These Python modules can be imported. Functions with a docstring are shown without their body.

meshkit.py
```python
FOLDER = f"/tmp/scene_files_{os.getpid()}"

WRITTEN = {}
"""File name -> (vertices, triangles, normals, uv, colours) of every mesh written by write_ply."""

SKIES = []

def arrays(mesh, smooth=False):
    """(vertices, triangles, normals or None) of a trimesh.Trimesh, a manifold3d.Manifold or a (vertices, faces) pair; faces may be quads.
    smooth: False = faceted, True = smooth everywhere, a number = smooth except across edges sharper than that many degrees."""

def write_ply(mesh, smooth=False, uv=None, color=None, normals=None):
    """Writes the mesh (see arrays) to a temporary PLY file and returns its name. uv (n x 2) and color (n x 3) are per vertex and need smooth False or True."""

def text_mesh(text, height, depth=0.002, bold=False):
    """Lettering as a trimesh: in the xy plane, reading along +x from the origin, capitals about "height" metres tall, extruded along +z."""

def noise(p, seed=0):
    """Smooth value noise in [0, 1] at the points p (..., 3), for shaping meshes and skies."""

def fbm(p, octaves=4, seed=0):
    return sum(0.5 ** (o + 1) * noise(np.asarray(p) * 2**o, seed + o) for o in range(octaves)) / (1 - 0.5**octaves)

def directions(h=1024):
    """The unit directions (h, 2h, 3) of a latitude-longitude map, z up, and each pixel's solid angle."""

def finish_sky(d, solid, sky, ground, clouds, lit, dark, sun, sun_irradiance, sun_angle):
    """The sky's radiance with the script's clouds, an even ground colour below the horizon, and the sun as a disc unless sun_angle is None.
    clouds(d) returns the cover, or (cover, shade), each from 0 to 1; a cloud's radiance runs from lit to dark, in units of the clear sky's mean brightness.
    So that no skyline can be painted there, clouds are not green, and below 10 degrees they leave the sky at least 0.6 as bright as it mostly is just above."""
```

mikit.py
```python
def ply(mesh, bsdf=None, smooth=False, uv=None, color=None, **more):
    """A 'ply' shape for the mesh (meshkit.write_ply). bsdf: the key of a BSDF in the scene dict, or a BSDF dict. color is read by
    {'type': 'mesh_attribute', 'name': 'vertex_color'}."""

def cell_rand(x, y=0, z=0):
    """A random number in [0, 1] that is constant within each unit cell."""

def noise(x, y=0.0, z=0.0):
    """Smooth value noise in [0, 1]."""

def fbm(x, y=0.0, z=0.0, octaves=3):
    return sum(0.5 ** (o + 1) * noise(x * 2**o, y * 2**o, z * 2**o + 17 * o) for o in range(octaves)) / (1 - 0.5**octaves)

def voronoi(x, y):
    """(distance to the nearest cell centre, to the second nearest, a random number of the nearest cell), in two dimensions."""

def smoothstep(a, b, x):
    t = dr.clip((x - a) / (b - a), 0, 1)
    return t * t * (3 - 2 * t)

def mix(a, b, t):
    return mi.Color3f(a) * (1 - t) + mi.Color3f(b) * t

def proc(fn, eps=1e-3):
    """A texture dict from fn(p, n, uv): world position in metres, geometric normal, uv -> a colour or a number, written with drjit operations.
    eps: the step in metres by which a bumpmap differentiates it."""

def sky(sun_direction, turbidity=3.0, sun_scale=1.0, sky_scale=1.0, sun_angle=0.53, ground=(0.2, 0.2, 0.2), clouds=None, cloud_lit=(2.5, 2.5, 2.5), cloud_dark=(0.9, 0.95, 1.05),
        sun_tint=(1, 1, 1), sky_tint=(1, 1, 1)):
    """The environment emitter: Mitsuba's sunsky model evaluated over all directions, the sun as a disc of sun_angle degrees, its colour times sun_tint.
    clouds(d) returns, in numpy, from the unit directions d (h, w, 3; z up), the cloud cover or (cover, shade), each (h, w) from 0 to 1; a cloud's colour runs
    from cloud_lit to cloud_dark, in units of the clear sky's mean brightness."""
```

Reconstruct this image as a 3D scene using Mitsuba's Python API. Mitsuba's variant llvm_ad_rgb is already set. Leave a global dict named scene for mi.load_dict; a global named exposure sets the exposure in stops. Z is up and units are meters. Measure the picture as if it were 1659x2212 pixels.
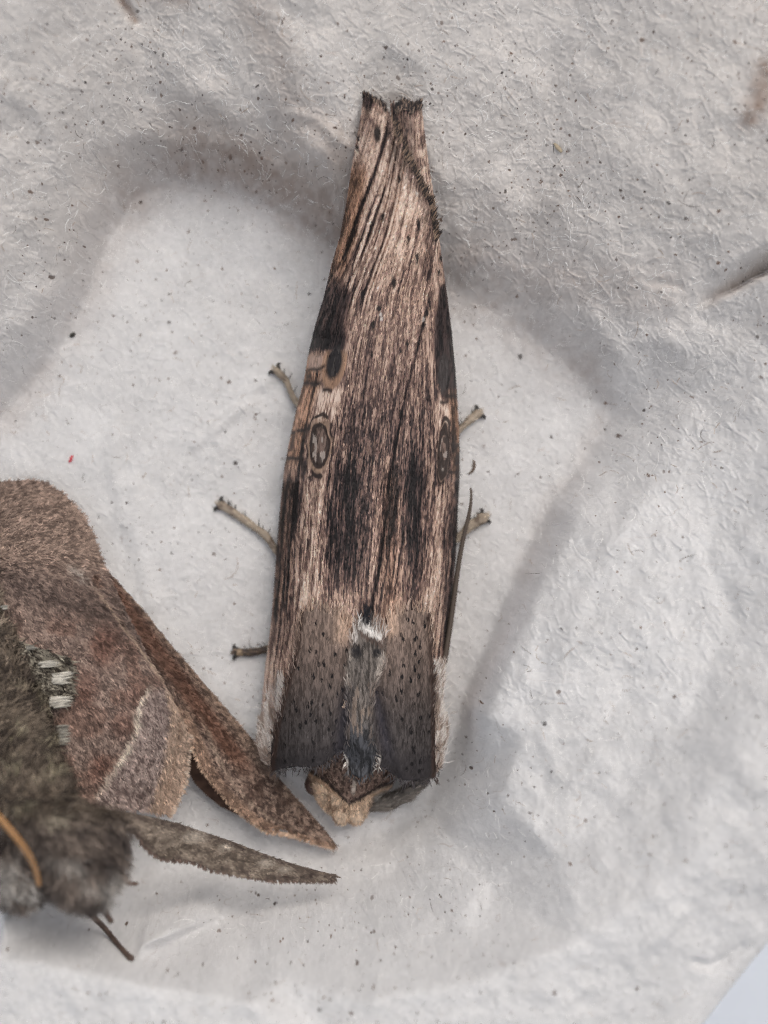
import math
import numpy as np, trimesh, manifold3d as m3
import drjit as dr, mitsuba as mi, mikit, meshkit
from mikit import proc, noise, fbm, voronoi, cell_rand, smoothstep, mix
from scipy.interpolate import LinearNDInterpolator, RBFInterpolator, CubicSpline
from scipy.ndimage import gaussian_filter, distance_transform_edt, map_coordinates
from scipy.spatial import Delaunay, cKDTree
import shapely
from shapely.geometry import Polygon, LineString

T = mi.ScalarTransform4f
rng = np.random.default_rng(7)

# Everything is measured in "d" (about 1/65 mm on the real moth) and built ten times life size: the moth is about 0.23 long.
U = 1.48e-4            # metres per d
HC = 6075.0            # height of the lens above the floor of the cup, in d
FOCUS = 215.0          # height of the plane in focus

# ------------------------------------------------------------------ camera, light, exposure
exposure = 2.08
scene, labels = {}, {}
scene['camera'] = {
    'type': 'thinlens', 'fov_axis': 'x', 'fov': math.degrees(2 * math.atan(829.5 / HC)),
    'aperture_radius': 74 * U, 'focus_distance': (HC - FOCUS) * U, 'near_clip': 0.01, 'far_clip': 30.0,
    'to_world': T().look_at(origin=[0, 0, HC * U], target=[0, 0, 0], up=[0, 1, 0])}
# an even overcast, a little brighter overhead, with the veiled sun as a broad soft patch towards the top of the picture
scene['sky'] = mikit.sky((0.26, 0.50, 0.83), turbidity=3, sun_scale=0.36, sun_angle=40, sun_tint=(0.90, 0.98, 1.15),
                         clouds=lambda d: (np.ones(d.shape[:2]), 1 - (1 + 2 * np.clip(d[..., 2], 0, 1)) / 3),
                         cloud_lit=(1.36, 1.41, 1.51), cloud_dark=(0.40, 0.415, 0.445), ground=(0.22, 0.22, 0.22))


# ------------------------------------------------------------------ helpers
def P(X, Y, Z):
    """The point of the place that stands at height Z (d) under the measured spot X, Y; in metres."""
    X, Y, Z = np.broadcast_arrays(np.asarray(X, float), np.asarray(Y, float), np.asarray(Z, float))
    k = (HC - Z) / HC
    return np.stack([(X - 829.5) * k * U, (1106 - Y) * k * U, Z * U], -1)


def pw(y, ys, vs):
    """Piecewise linear, for drjit numbers."""
    r = mi.Float(vs[0])
    for a, b, c, d in zip(ys[:-1], ys[1:], vs[:-1], vs[1:]):
        r = r + (d - c) / (b - a) * dr.clip(y - a, 0, b - a)
    return r


def win(x, a, b, s):
    return smoothstep(a - s, a + s, x) * (1 - smoothstep(b - s, b + s, x))


def gau(x, s):
    return dr.exp(-dr.square(x / s))


def spot(X, Y, x, y, rx, ry, lean=0.0, soft=0.25):
    dx = X - x + lean * (Y - y)
    r = dr.sqrt(dr.square(dx / rx) + dr.square((Y - y) / ry))
    return 1 - smoothstep(1 - soft, 1 + soft, r), r


def add(key, mesh, bsdf, smooth=False, uv=None, color=None, **lab):
    scene[key] = mikit.ply(mesh, bsdf, smooth=smooth, uv=uv, color=color)
    if lab:
        labels[key] = lab


def colours(fn, X, Y):
    """The colours of a pattern at the places X, Y of its animal."""
    c = fn(None, None, mi.Point2f(mi.Float(X / 1000), mi.Float(Y / 1000)))
    return np.array(mi.Color3f(c)).reshape(3, -1).T


def grid_faces(nr, nc, flip=False):
    i, j = np.meshgrid(np.arange(nr - 1), np.arange(nc - 1), indexing='ij')
    q = np.stack([i * nc + j, i * nc + j + 1, (i + 1) * nc + j + 1, (i + 1) * nc + j], -1).reshape(-1, 4)
    f = np.vstack([q[:, [0, 1, 2]], q[:, [0, 2, 3]]])
    return f[:, ::-1] if flip else f


def unit(v):
    return v / np.maximum(np.linalg.norm(v, axis=-1, keepdims=True), 1e-12)


def strips(root, d, n, length, width, lift, col, bend=0.0):
    """Many small scales or hairs (d units, n normals), each three triangles; colours per scale."""
    N = len(root)
    length, width, lift = (np.broadcast_to(a, N)[:, None] * U for a in (length, width, lift))
    side = unit(np.cross(d, n))
    bend = np.broadcast_to(bend, N)[:, None]
    mid = root + d * length * .5 + n * lift * .75
    tip = root + d * length + side * bend * length + n * lift
    w = side * width * .5
    root = root - n * 0.4 * U
    v = np.stack([root - w * .8, root + w * .8, mid - w, mid + w, tip], 1).reshape(-1, 3)
    b = np.arange(N)[:, None] * 5
    f = np.concatenate([b + [0, 1, 3], b + [0, 3, 2], b + [2, 3, 4]], 0)
    c = np.repeat(col, 5, axis=0)
    return v, f, np.clip(c, 0.004, 0.95)


def join(*parts):
    vs, fs, cs, at = [], [], [], 0
    for v, f, c in parts:
        vs.append(v); fs.append(f + at); cs.append(c); at += len(v)
    return np.vstack(vs), np.vstack(fs), np.vstack(cs)


def tube(pts, radii, sides=10, per=6):
    """A smooth round rod through points (metres) with radii (d), closed and rounded at its ends."""
    pts, radii = np.asarray(pts, float), np.asarray(radii, float) * U
    s = np.r_[0, np.cumsum(np.linalg.norm(np.diff(pts, axis=0), axis=1))]
    ss = np.linspace(0, s[-1], (len(pts) - 1) * per + 1)
    p = CubicSpline(s, pts)(ss) if len(pts) > 2 else np.array([np.interp(ss, s, pts[:, k]) for k in range(3)]).T
    r = np.interp(ss, s, radii)
    t = unit(np.gradient(p, axis=0))
    p = np.vstack([p[0] - t[0] * r[0] * .7, p[0] - t[0] * r[0] * .45, p, p[-1] + t[-1] * r[-1] * .45, p[-1] + t[-1] * r[-1] * .7])
    r = np.r_[r[0] * .3, r[0] * .78, r, r[-1] * .78, r[-1] * .3]
    t = np.vstack([t[:1], t[:1], t, t[-1:], t[-1:]])
    a = unit(np.cross(t, [0.13, 0.21, 0.97])); b = np.cross(t, a)
    ang = np.arange(sides) * 2 * np.pi / sides
    v = p[:, None] + r[:, None, None] * (np.cos(ang)[:, None] * a[:, None] + np.sin(ang)[:, None] * b[:, None])
    n = len(p)
    i, j = np.meshgrid(np.arange(n - 1), np.arange(sides), indexing='ij')
    q = np.stack([i * sides + j, (i + 1) * sides + j, (i + 1) * sides + (j + 1) % sides, i * sides + (j + 1) % sides], -1).reshape(-1, 4)
    f = [q[:, [0, 1, 2]], q[:, [0, 2, 3]]]
    v = np.vstack([v.reshape(-1, 3), p[:1], p[-1:]])
    k = np.arange(sides)
    f += [np.stack([k * 0 + n * sides, k, (k + 1) % sides], 1), np.stack([k * 0 + n * sides + 1, (n - 1) * sides + (k + 1) % sides, (n - 1) * sides + k], 1)]
    m = trimesh.Trimesh(v, np.vstack(f), process=False)
    m.fix_normals()
    return m


def patch(poly, zfun, step, thick, relief=None):
    """A thin plate over the outline poly (X, Y in d) at the heights zfun(X, Y): top, underside and edge. Returns mesh, uv."""
    P0 = shapely.make_valid(Polygon(poly))
    P0 = max(getattr(P0, 'geoms', [P0]), key=lambda g: g.area).buffer(1.2).buffer(-1.2)
    ring = np.array(P0.exterior.segmentize(step).coords)[:-1]
    x0, y0, x1, y1 = P0.bounds
    gx, gy = np.meshgrid(np.arange(x0, x1, step), np.arange(y0, y1, step * .9))
    gx[1::2] += step / 2
    g = np.stack([gx.ravel(), gy.ravel()], 1)
    g = g[shapely.contains_xy(P0.buffer(-step * .6), g[:, 0], g[:, 1])]
    pts = np.vstack([ring, g])
    tri = Delaunay(pts).simplices
    c = pts[tri].mean(1)
    tri = tri[shapely.contains_xy(P0, c[:, 0], c[:, 1])]
    a, b, cc = pts[tri[:, 0]], pts[tri[:, 1]], pts[tri[:, 2]]
    area = (b[:, 0] - a[:, 0]) * (cc[:, 1] - a[:, 1]) - (b[:, 1] - a[:, 1]) * (cc[:, 0] - a[:, 0])
    tri = tri[np.abs(area) > 1e-3]; area = area[np.abs(area) > 1e-3]
    tri[area > 0] = tri[area > 0][:, ::-1]           # Y runs down the picture: this turns the faces up
    z = zfun(pts[:, 0], pts[:, 1])
    if relief is not None:
        z = z + relief(pts[:, 0], pts[:, 1])
    n, m = len(pts), len(ring)
    top, bot = P(pts[:, 0], pts[:, 1], z), P(pts[:, 0], pts[:, 1], z) - [0, 0, thick * U]
    k = np.arange(m); k2 = (k + 1) % m
    s = np.vstack([np.stack([k, k2, k2 + n], 1), np.stack([k, k2 + n, k + n], 1)])
    ccw = Polygon(ring).exterior.is_ccw
    f = np.vstack([tri, tri[:, ::-1] + n, s[:, ::-1] if not ccw else s])
    uv = np.vstack([pts, pts]) / 1000
    return trimesh.Trimesh(np.vstack([top, bot]), f, process=False), uv, (pts, tri, z)


def on_patch(info, N, seed=0):
    """N random spots on a patch: X, Y, points, normals."""
    pts, tri, z = info
    r = np.random.default_rng(seed)
    v = P(pts[:, 0], pts[:, 1], z)
    a, b, c = v[tri[:, 0]], v[tri[:, 1]], v[tri[:, 2]]
    cr = np.cross(b - a, c - a)
    ar = np.linalg.norm(cr, axis=1)
    i = r.choice(len(tri), N, p=ar / ar.sum())
    u, w = r.random(N), r.random(N)
    u, w = np.where(u + w > 1, 1 - u, u), np.where(u + w > 1, 1 - w, w)
    bl = lambda q: q[tri[i, 0]] + (q[tri[i, 1]] - q[tri[i, 0]]) * u[:, None] + (q[tri[i, 2]] - q[tri[i, 0]]) * w[:, None]
    n = unit(cr[i]); n[n[:, 2] < 0] *= -1
    xy = bl(pts)
    return xy[:, 0], xy[:, 1], bl(v), n


def along(dx, dy, n):
    """Unit directions from picture-plane steps (dx right, dy down), laid into the surface with normal n."""
    d = np.stack(np.broadcast_arrays(dx, -np.asarray(dy, float), np.zeros(len(n))), -1)
    d = d - (d * n).sum(1, keepdims=True) * n
    return unit(d)


def blob(chain, edge, rounds=8):
    """One continuous body: hulls of neighbouring spheres (X, Y, Z, r) joined, refined and smoothed."""
    def ball(s):
        c = P(*s[:3])
        return m3.Manifold.sphere(s[3] * U, 40).translate([float(x) for x in c])
    out = None
    for bone in chain:
        h = m3.Manifold.batch_hull([ball(s) for s in bone])
        out = h if out is None else out + h
    out = out.refine_to_length(edge * U).to_mesh()
    m = trimesh.Trimesh(out.vert_properties[:, :3], out.tri_verts, process=True)
    trimesh.smoothing.filter_taubin(m, iterations=rounds)
    return m


def to_d(v):
    """Back from metres to the measured X, Y, Z."""
    Z = v[:, 2] / U
    k = (HC - Z) / HC
    return v[:, 0] / U / k + 829.5, 1106 - v[:, 1] / U / k, Z


# ------------------------------------------------------------------ shared materials
scene['scale_bsdf'] = {'type': 'twosided', 'bsdf': {'type': 'principled', 'base_color': {'type': 'mesh_attribute', 'name': 'vertex_color'}, 'roughness': 0.75, 'specular': 0.25}}


# ================================================================== THE CARTON
floor_ring = np.array([(-160, 1010), (0, 900), (110, 770), (185, 640), (225, 520), (285, 425), (380, 385), (480, 400), (600, 455), (740, 530), (860, 570), (960, 615),
                       (1130, 705), (1230, 790), (1325, 895), (1265, 1000), (1195, 1090), (1125, 1240), (1058, 1400), (1005, 1520), (972, 1640), (925, 1745), (830, 1800),
                       (700, 1845), (500, 1880), (300, 1880), (0, 1840), (-160, 1760)], float)
C = [(x, y, 0) for x, y in floor_ring]
C += [(x, y, 0) for x, y in [(400, 800), (700, 1000), (1000, 900), (700, 1400), (400, 1400), (900, 1500), (300, 1650), (600, 1750), (0, 1300), (1150, 900), (500, 600), (900, 750)]]
# left wall and the valley between it and the far wall
C += [(-130, 900, 130), (-60, 830, 95), (40, 720, 95), (125, 610, 95), (170, 500, 95), (225, 395, 85), (-20, 560, 180), (60, 440, 185), (130, 330, 180), (170, 200, 215),
      (200, 60, 240), (215, -60, 270), (-160, 640, 215), (-160, 380, 265), (-40, 250, 275), (60, 100, 290), (-160, 60, 330), (100, -140, 340), (-160, -160, 380),
      (275, 290, 125), (300, 160, 165), (310, 40, 195), (310, -140, 250)]
# far wall: the valley, then the broad post behind the moth
C += [(385, 310, 95), (400, 200, 150), (420, 60, 210), (430, -140, 290), (480, 310, 110), (600, 365, 100), (640, 290, 165), (560, 200, 175), (500, 100, 200), (480, 20, 225),
      (700, 330, 180), (740, 430, 105), (860, 460, 110), (860, 350, 155), (850, 230, 200), (760, 230, 215), (640, 130, 235), (580, 20, 255), (800, 100, 255), (840, -140, 310), (600, -140, 300),
      (1000, 400, 150), (1000, 250, 195), (1000, 100, 245), (1050, -140, 300), (970, 530, 75), (1130, 590, 80), (1150, 450, 140), (1170, 300, 180), (1200, 100, 235), (1250, -140, 290),
      (1240, 640, 110), (1300, 480, 165), (1340, 300, 205), (1400, 100, 255), (1450, -140, 300), (1330, 745, 95), (1400, 720, 120), (1470, 690, 130), (1520, 560, 195), (1540, 420, 235), (1570, 250, 265), (1600, 100, 275),
      (1660, -140, 300), (1660, 560, 250), (1700, 400, 285), (1750, 200, 310), (1860, 500, 320), (1860, -140, 330)]
# right wall
C += [(1400, 830, 75), (1385, 930, 80), (1330, 1010, 80), (1240, 1114, 125), (1164, 1256, 158), (1098, 1414, 182), (1044, 1542, 185), (1500, 850, 135), (1500, 760, 150), (1600, 700, 195), (1640, 690, 215), (1640, 800, 215),
      (1450, 980, 150), (1330, 1150, 185), (1250, 1320, 208), (1190, 1470, 216), (1130, 1590, 216), (1080, 1710, 205), (1640, 1000, 245), (1600, 1200, 265), (1560, 1400, 285), (1460, 1600, 288), (1340, 1740, 288), (1210, 1860, 285),
      (1720, 800, 250), (1860, 800, 330), (1860, 1100, 370), (1860, 1350, 400), (1720, 1500, 370), (1680, 1700, 400), (1860, 1700, 460)]
# near wall, curling over into a flat bright lip
C += [(1030, 1670, 95), (965, 1805, 70), (860, 1885, 70), (720, 1935, 75), (520, 1965, 70), (320, 1960, 60), (0, 1915, 60), (-160, 1850, 60), (990, 1900, 150), (760, 2010, 165), (540, 2050, 175), (320, 2040, 190), (0, 1980, 190), (-160, 1950, 190),
      (1100, 1960, 230), (1010, 2060, 300), (800, 2100, 300), (600, 2110, 310), (300, 2055, 315), (0, 1990, 330), (-160, 1965, 330), (1250, 1960, 330), (1440, 1810, 345), (1590, 1640, 370),
      (780, 2160, 345), (540, 2160, 345), (280, 2110, 345), (0, 2060, 355), (-160, 2040, 355), (1010, 2120, 345), (1260, 2030, 358), (1470, 1880, 375), (1640, 1690, 400),
      (760, 2330, 350), (400, 2330, 350), (0, 2330, 355), (-160, 2330, 355), (1100, 2270, 350), (1380, 2130, 350), (1580, 1960, 365), (1320, 2230, 345), (1560, 2080, 345), (1740, 1880, 390)]
C = np.array(C, float)
def deepen(X, Y, z):
    post = np.clip((X - 700) / 120, 0, 1) * np.clip((1330 - X) / 120, 0, 1) * np.clip((760 - Y) / 80, 0, 1)
    full = np.interp(z, [0, 95, 150, 300, 345, 500], [0, 155, 255, 455, 560, 710])
    return full * (1 - post) + post * (1.25 * z)


C[:, 2] = deepen(C[:, 0], C[:, 1], C[:, 2])
kk = (HC - C[:, 2]) / HC
CX, CY = 829.5 + (C[:, 0] - 829.5) * kk, 1106 + (C[:, 1] - 1106) * kk       # plan positions, d
STEP = 2.25
gx, gy = np.arange(-110, 1790, STEP), np.arange(-110, 2330, STEP)
GX, GY = np.meshgrid(gx, gy)
coarse = 8
lin = LinearNDInterpolator(np.stack([CX, CY], 1), C[:, 2])
cx, cy = np.arange(-150, 1830, coarse), np.arange(-150, 2370, coarse)
CGX, CGY = np.meshgrid(cx, cy)
H0 = lin(CGX, CGY)
bad = np.isnan(H0)
if bad.any():
    idx = distance_transform_edt(bad, return_distances=False, return_indices=True)
    H0 = H0[tuple(idx)]
Hs = gaussian_filter(H0, 7.5 / coarse) * .84 + gaussian_filter(H0, 22 / coarse) * .16
up = lambda A, X, Y: map_coordinates(A, [(Y - cy[0]) / coarse, (X - cx[0]) / coarse], order=3, mode='nearest')
H = up(Hs, GX, GY)


def segdist(X, Y, pts):
    """Distance to a polyline and the position along it (0..1)."""
    best, where, tot = np.full(X.shape, 1e9), np.zeros(X.shape), 0
    pts = np.asarray(pts, float)
    L = np.linalg.norm(np.diff(pts, axis=0), axis=1)
    for (a, b), l, s in zip(zip(pts[:-1], pts[1:]), L, np.r_[0, np.cumsum(L)][:-1]):
        t = np.clip(((X - a[0]) * (b[0] - a[0]) + (Y - a[1]) * (b[1] - a[1])) / l ** 2, 0, 1)
        d = np.hypot(X - a[0] - t * (b[0] - a[0]), Y - a[1] - t * (b[1] - a[1]))
        where = np.where(d < best, (s + t * l) / L.sum(), where); best = np.minimum(best, d)
    return best, where


# the split where the far post and the right wall were pressed together, and small folds
dd, w_ = segdist(GX, GY, [(1455, 690), (1500, 668), (1545, 648), (1600, 620), (1670, 585)])
dd = dd + 9 * (meshkit.fbm(np.stack([GX / 30, GY / 30, GX * 0], -1), 2, 3) - .5)
above = GY < 690 - (GX - 1455) * .488
H -= np.where(above, 150 * np.clip(1 - dd / 52, 0, 1) ** 1.15, 150 * np.exp(-(dd / 8) ** 2)) * np.clip((GX - 1470) / 140, 0.0, 1)
dd, w_ = segdist(GX, GY, [(1375, 628), (1400, 632), (1440, 640)])
H -= 7 * np.exp(-(dd / 9) ** 2)
dd, w_ = segdist(GX, GY, [(262, 5), (275, 30), (300, 70), (320, 100)])
H -= 75 * np.exp(-(dd / 12) ** 2) * (1 - .8 * w_)
dd, w_ = segdist(GX, GY, [(1440, 1990), (1470, 2000), (1500, 1985), (1530, 1960)])
H -= 14 * np.exp(-(dd / 10) ** 2)
for pts, a, s in [([(640, 285), (690, 300), (740, 345), (800, 360)], 9, 12), ([(420, 960), (520, 880), (600, 800)], 10, 16), ([(440, 930), (500, 870), (560, 850)], -8, 12), ([(250, 900), (240, 1000), (270, 1130)], 7, 16),
                  ([(290, 1050), (300, 1200), (330, 1300)], 9, 22), ([(1130, 700), (1050, 680)], 5, 20), ([(1180, 1480), (1150, 1560), (1180, 1640)], 7, 16), ([(720, 1860), (850, 1850), (950, 1800)], 5, 14),
                  ([(1140, 1320), (1120, 1450)], 6, 15), ([(1290, 1180), (1210, 1350)], 5, 18), ([(900, 330), (960, 420), (990, 520)], 6, 16)                  , ([(1200, 1380), (1300, 1330), (1380, 1250)], 12, 26), ([(1150, 1640), (1260, 1560), (1330, 1440)], -9, 22), ([(1400, 1560), (1330, 1700)], 10, 24), ([(1480, 1180), (1540, 1330)], -9, 18),
                  ([(1320, 1980), (1400, 1900)], 10, 18), ([(880, 1960), (1000, 1900), (1100, 1800)], 9, 24), ([(360, 150), (430, 230), (520, 290)], 11, 26), ([(300, 200), (330, 330)], -10, 24), ([(60, 260), (140, 300), (180, 400)], 12, 24), ([(20, 500), (90, 560)], -10, 18)]:
    dd, _ = segdist(GX, GY, pts)
    H += a * np.exp(-(dd / s) ** 2)

# pulp relief: lumps, then the fibres themselves pressed into the face
rough = 0.55 + 0.65 * np.clip(up(gaussian_filter((lin(CGX, CGY) > 12).astype(float), 5), GX, GY), 0, 1)
q = np.stack([GX, GY, GX * 0], -1)
H += rough * (30 * (meshkit.fbm(q / 120, 3, 1) - .5) + 10 * (meshkit.fbm(q / 34, 3, 2) - .5) + 1.3 * (meshkit.noise(q / 6, 5) - .5))


def fibre_relief(n, lo, hi, amp, seed):
    r = np.random.default_rng(seed)
    x, y = r.uniform(gx[0], gx[-1], n), r.uniform(gy[0], gy[-1], n)
    a, L, kap = r.uniform(0, 2 * np.pi, n), r.uniform(lo, hi, n), r.normal(0, .022, n)
    h = r.uniform(.35, 1, n) * amp * np.where(r.random(n) < .72, 1, -.8)
    A = np.zeros(GX.shape)
    for s in np.arange(0, hi, 1.3):
        on = s < L
        c, d_ = (x[on] - gx[0]) / STEP, (y[on] - gy[0]) / STEP
        i, j = np.floor(d_).astype(int), np.floor(c).astype(int)
        ok = (i >= 0) & (j >= 0) & (i < A.shape[0] - 1) & (j < A.shape[1] - 1)
        fade = np.sin(np.pi * np.clip(s / L[on], .08, .95)) ** .6
        for di in (0, 1):
            for dj in (0, 1):
                wgt = np.where(di, d_ - i, 1 - d_ + i) * np.where(dj, c - j, 1 - c + j)
                np.add.at(A, (i[ok] + di, j[ok] + dj), (h[on] * fade * wgt)[ok])
        x, y = x + np.cos(a) * 1.3, y + np.sin(a) * 1.3
        a = a + kap * 1.3
    return A


F = fibre_relief(30000, 10, 34, 2.0, 11) + fibre_relief(7000, 26, 80, 2.4, 12)
F = np.clip(F, -13, 14)
edge_soft = 1 - .55 * np.clip((H - 230) / 120, 0, 1) * (GY > 1500)
H += gaussian_filter(F, .42) * (0.50 + .5 * (rough - .5)) * edge_soft

# the rim: past it the carton turns over and falls to the table
rim = np.array([(-500, 2450), (1330, 2450), (1420, 2345), (1495, 2248), (1575, 2140), (1660, 2030), (1760, 1900), (2100, 1560), (2100, -500), (-500, -500)], float)
rim = np.array([829.5, 1106]) + (rim - [829.5, 1106]) * (HC - 545) / HC
# (plan positions; the wall folds over within about 20 d)
cut = shapely.prepared.prep(Polygon(rim))
wob = 26 * (meshkit.fbm(q / 60, 3, 8) - .5)
inside = shapely.contains_xy(Polygon(rim), GX + wob, GY - wob)
dout = distance_transform_edt(~inside) * STEP
din = distance_transform_edt(inside) * STEP
nearrim = np.clip((GX - 1150) / 120, 0, 1) * (GY > 1600)
H = np.where(nearrim > 0, H - 16 * np.exp(-din / 14) * nearrim, H)
H = np.where(dout > 0, H - np.minimum(dout * 40, 340), H)

V = np.stack([(GX - 829.5) * U, (1106 - GY) * U, H * U], -1).reshape(-1, 3)
nr, nc = GX.shape
FA = grid_faces(nr, nc, flip=True)
drop = (dout.ravel() > 11)
FA = FA[~drop[FA].all(1)]

# brownish stain gathered in the foot of the far walls and in the hollows (u), a darker, warmer tone rising up the far walls (v)
sx, sy = GX, GY
wobx = GX + 26 * (meshkit.fbm(q / 45, 3, 21) - .5); woby = GY + 26 * (meshkit.fbm(q / 45, 3, 22) - .5)
st = np.zeros(GX.shape)
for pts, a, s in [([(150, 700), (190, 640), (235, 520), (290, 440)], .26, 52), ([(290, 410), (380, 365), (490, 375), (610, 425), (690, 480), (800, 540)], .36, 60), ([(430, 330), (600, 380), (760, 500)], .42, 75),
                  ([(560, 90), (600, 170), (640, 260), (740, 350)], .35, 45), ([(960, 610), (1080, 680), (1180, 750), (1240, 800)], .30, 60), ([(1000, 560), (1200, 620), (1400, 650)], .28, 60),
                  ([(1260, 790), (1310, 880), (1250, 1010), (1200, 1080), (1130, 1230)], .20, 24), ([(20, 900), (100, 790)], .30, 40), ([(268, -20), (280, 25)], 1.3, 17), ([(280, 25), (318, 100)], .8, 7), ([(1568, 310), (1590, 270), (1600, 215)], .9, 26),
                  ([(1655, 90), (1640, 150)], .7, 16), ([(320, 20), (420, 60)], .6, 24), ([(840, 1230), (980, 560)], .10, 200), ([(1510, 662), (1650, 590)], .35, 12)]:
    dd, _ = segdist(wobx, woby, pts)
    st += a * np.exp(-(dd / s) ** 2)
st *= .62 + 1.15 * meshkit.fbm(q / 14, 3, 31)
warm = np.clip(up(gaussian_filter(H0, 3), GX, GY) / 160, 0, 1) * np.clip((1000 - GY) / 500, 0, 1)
uvc = np.stack([np.clip(st, 0, 1.4).ravel(), (warm).ravel()], 1)


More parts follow.
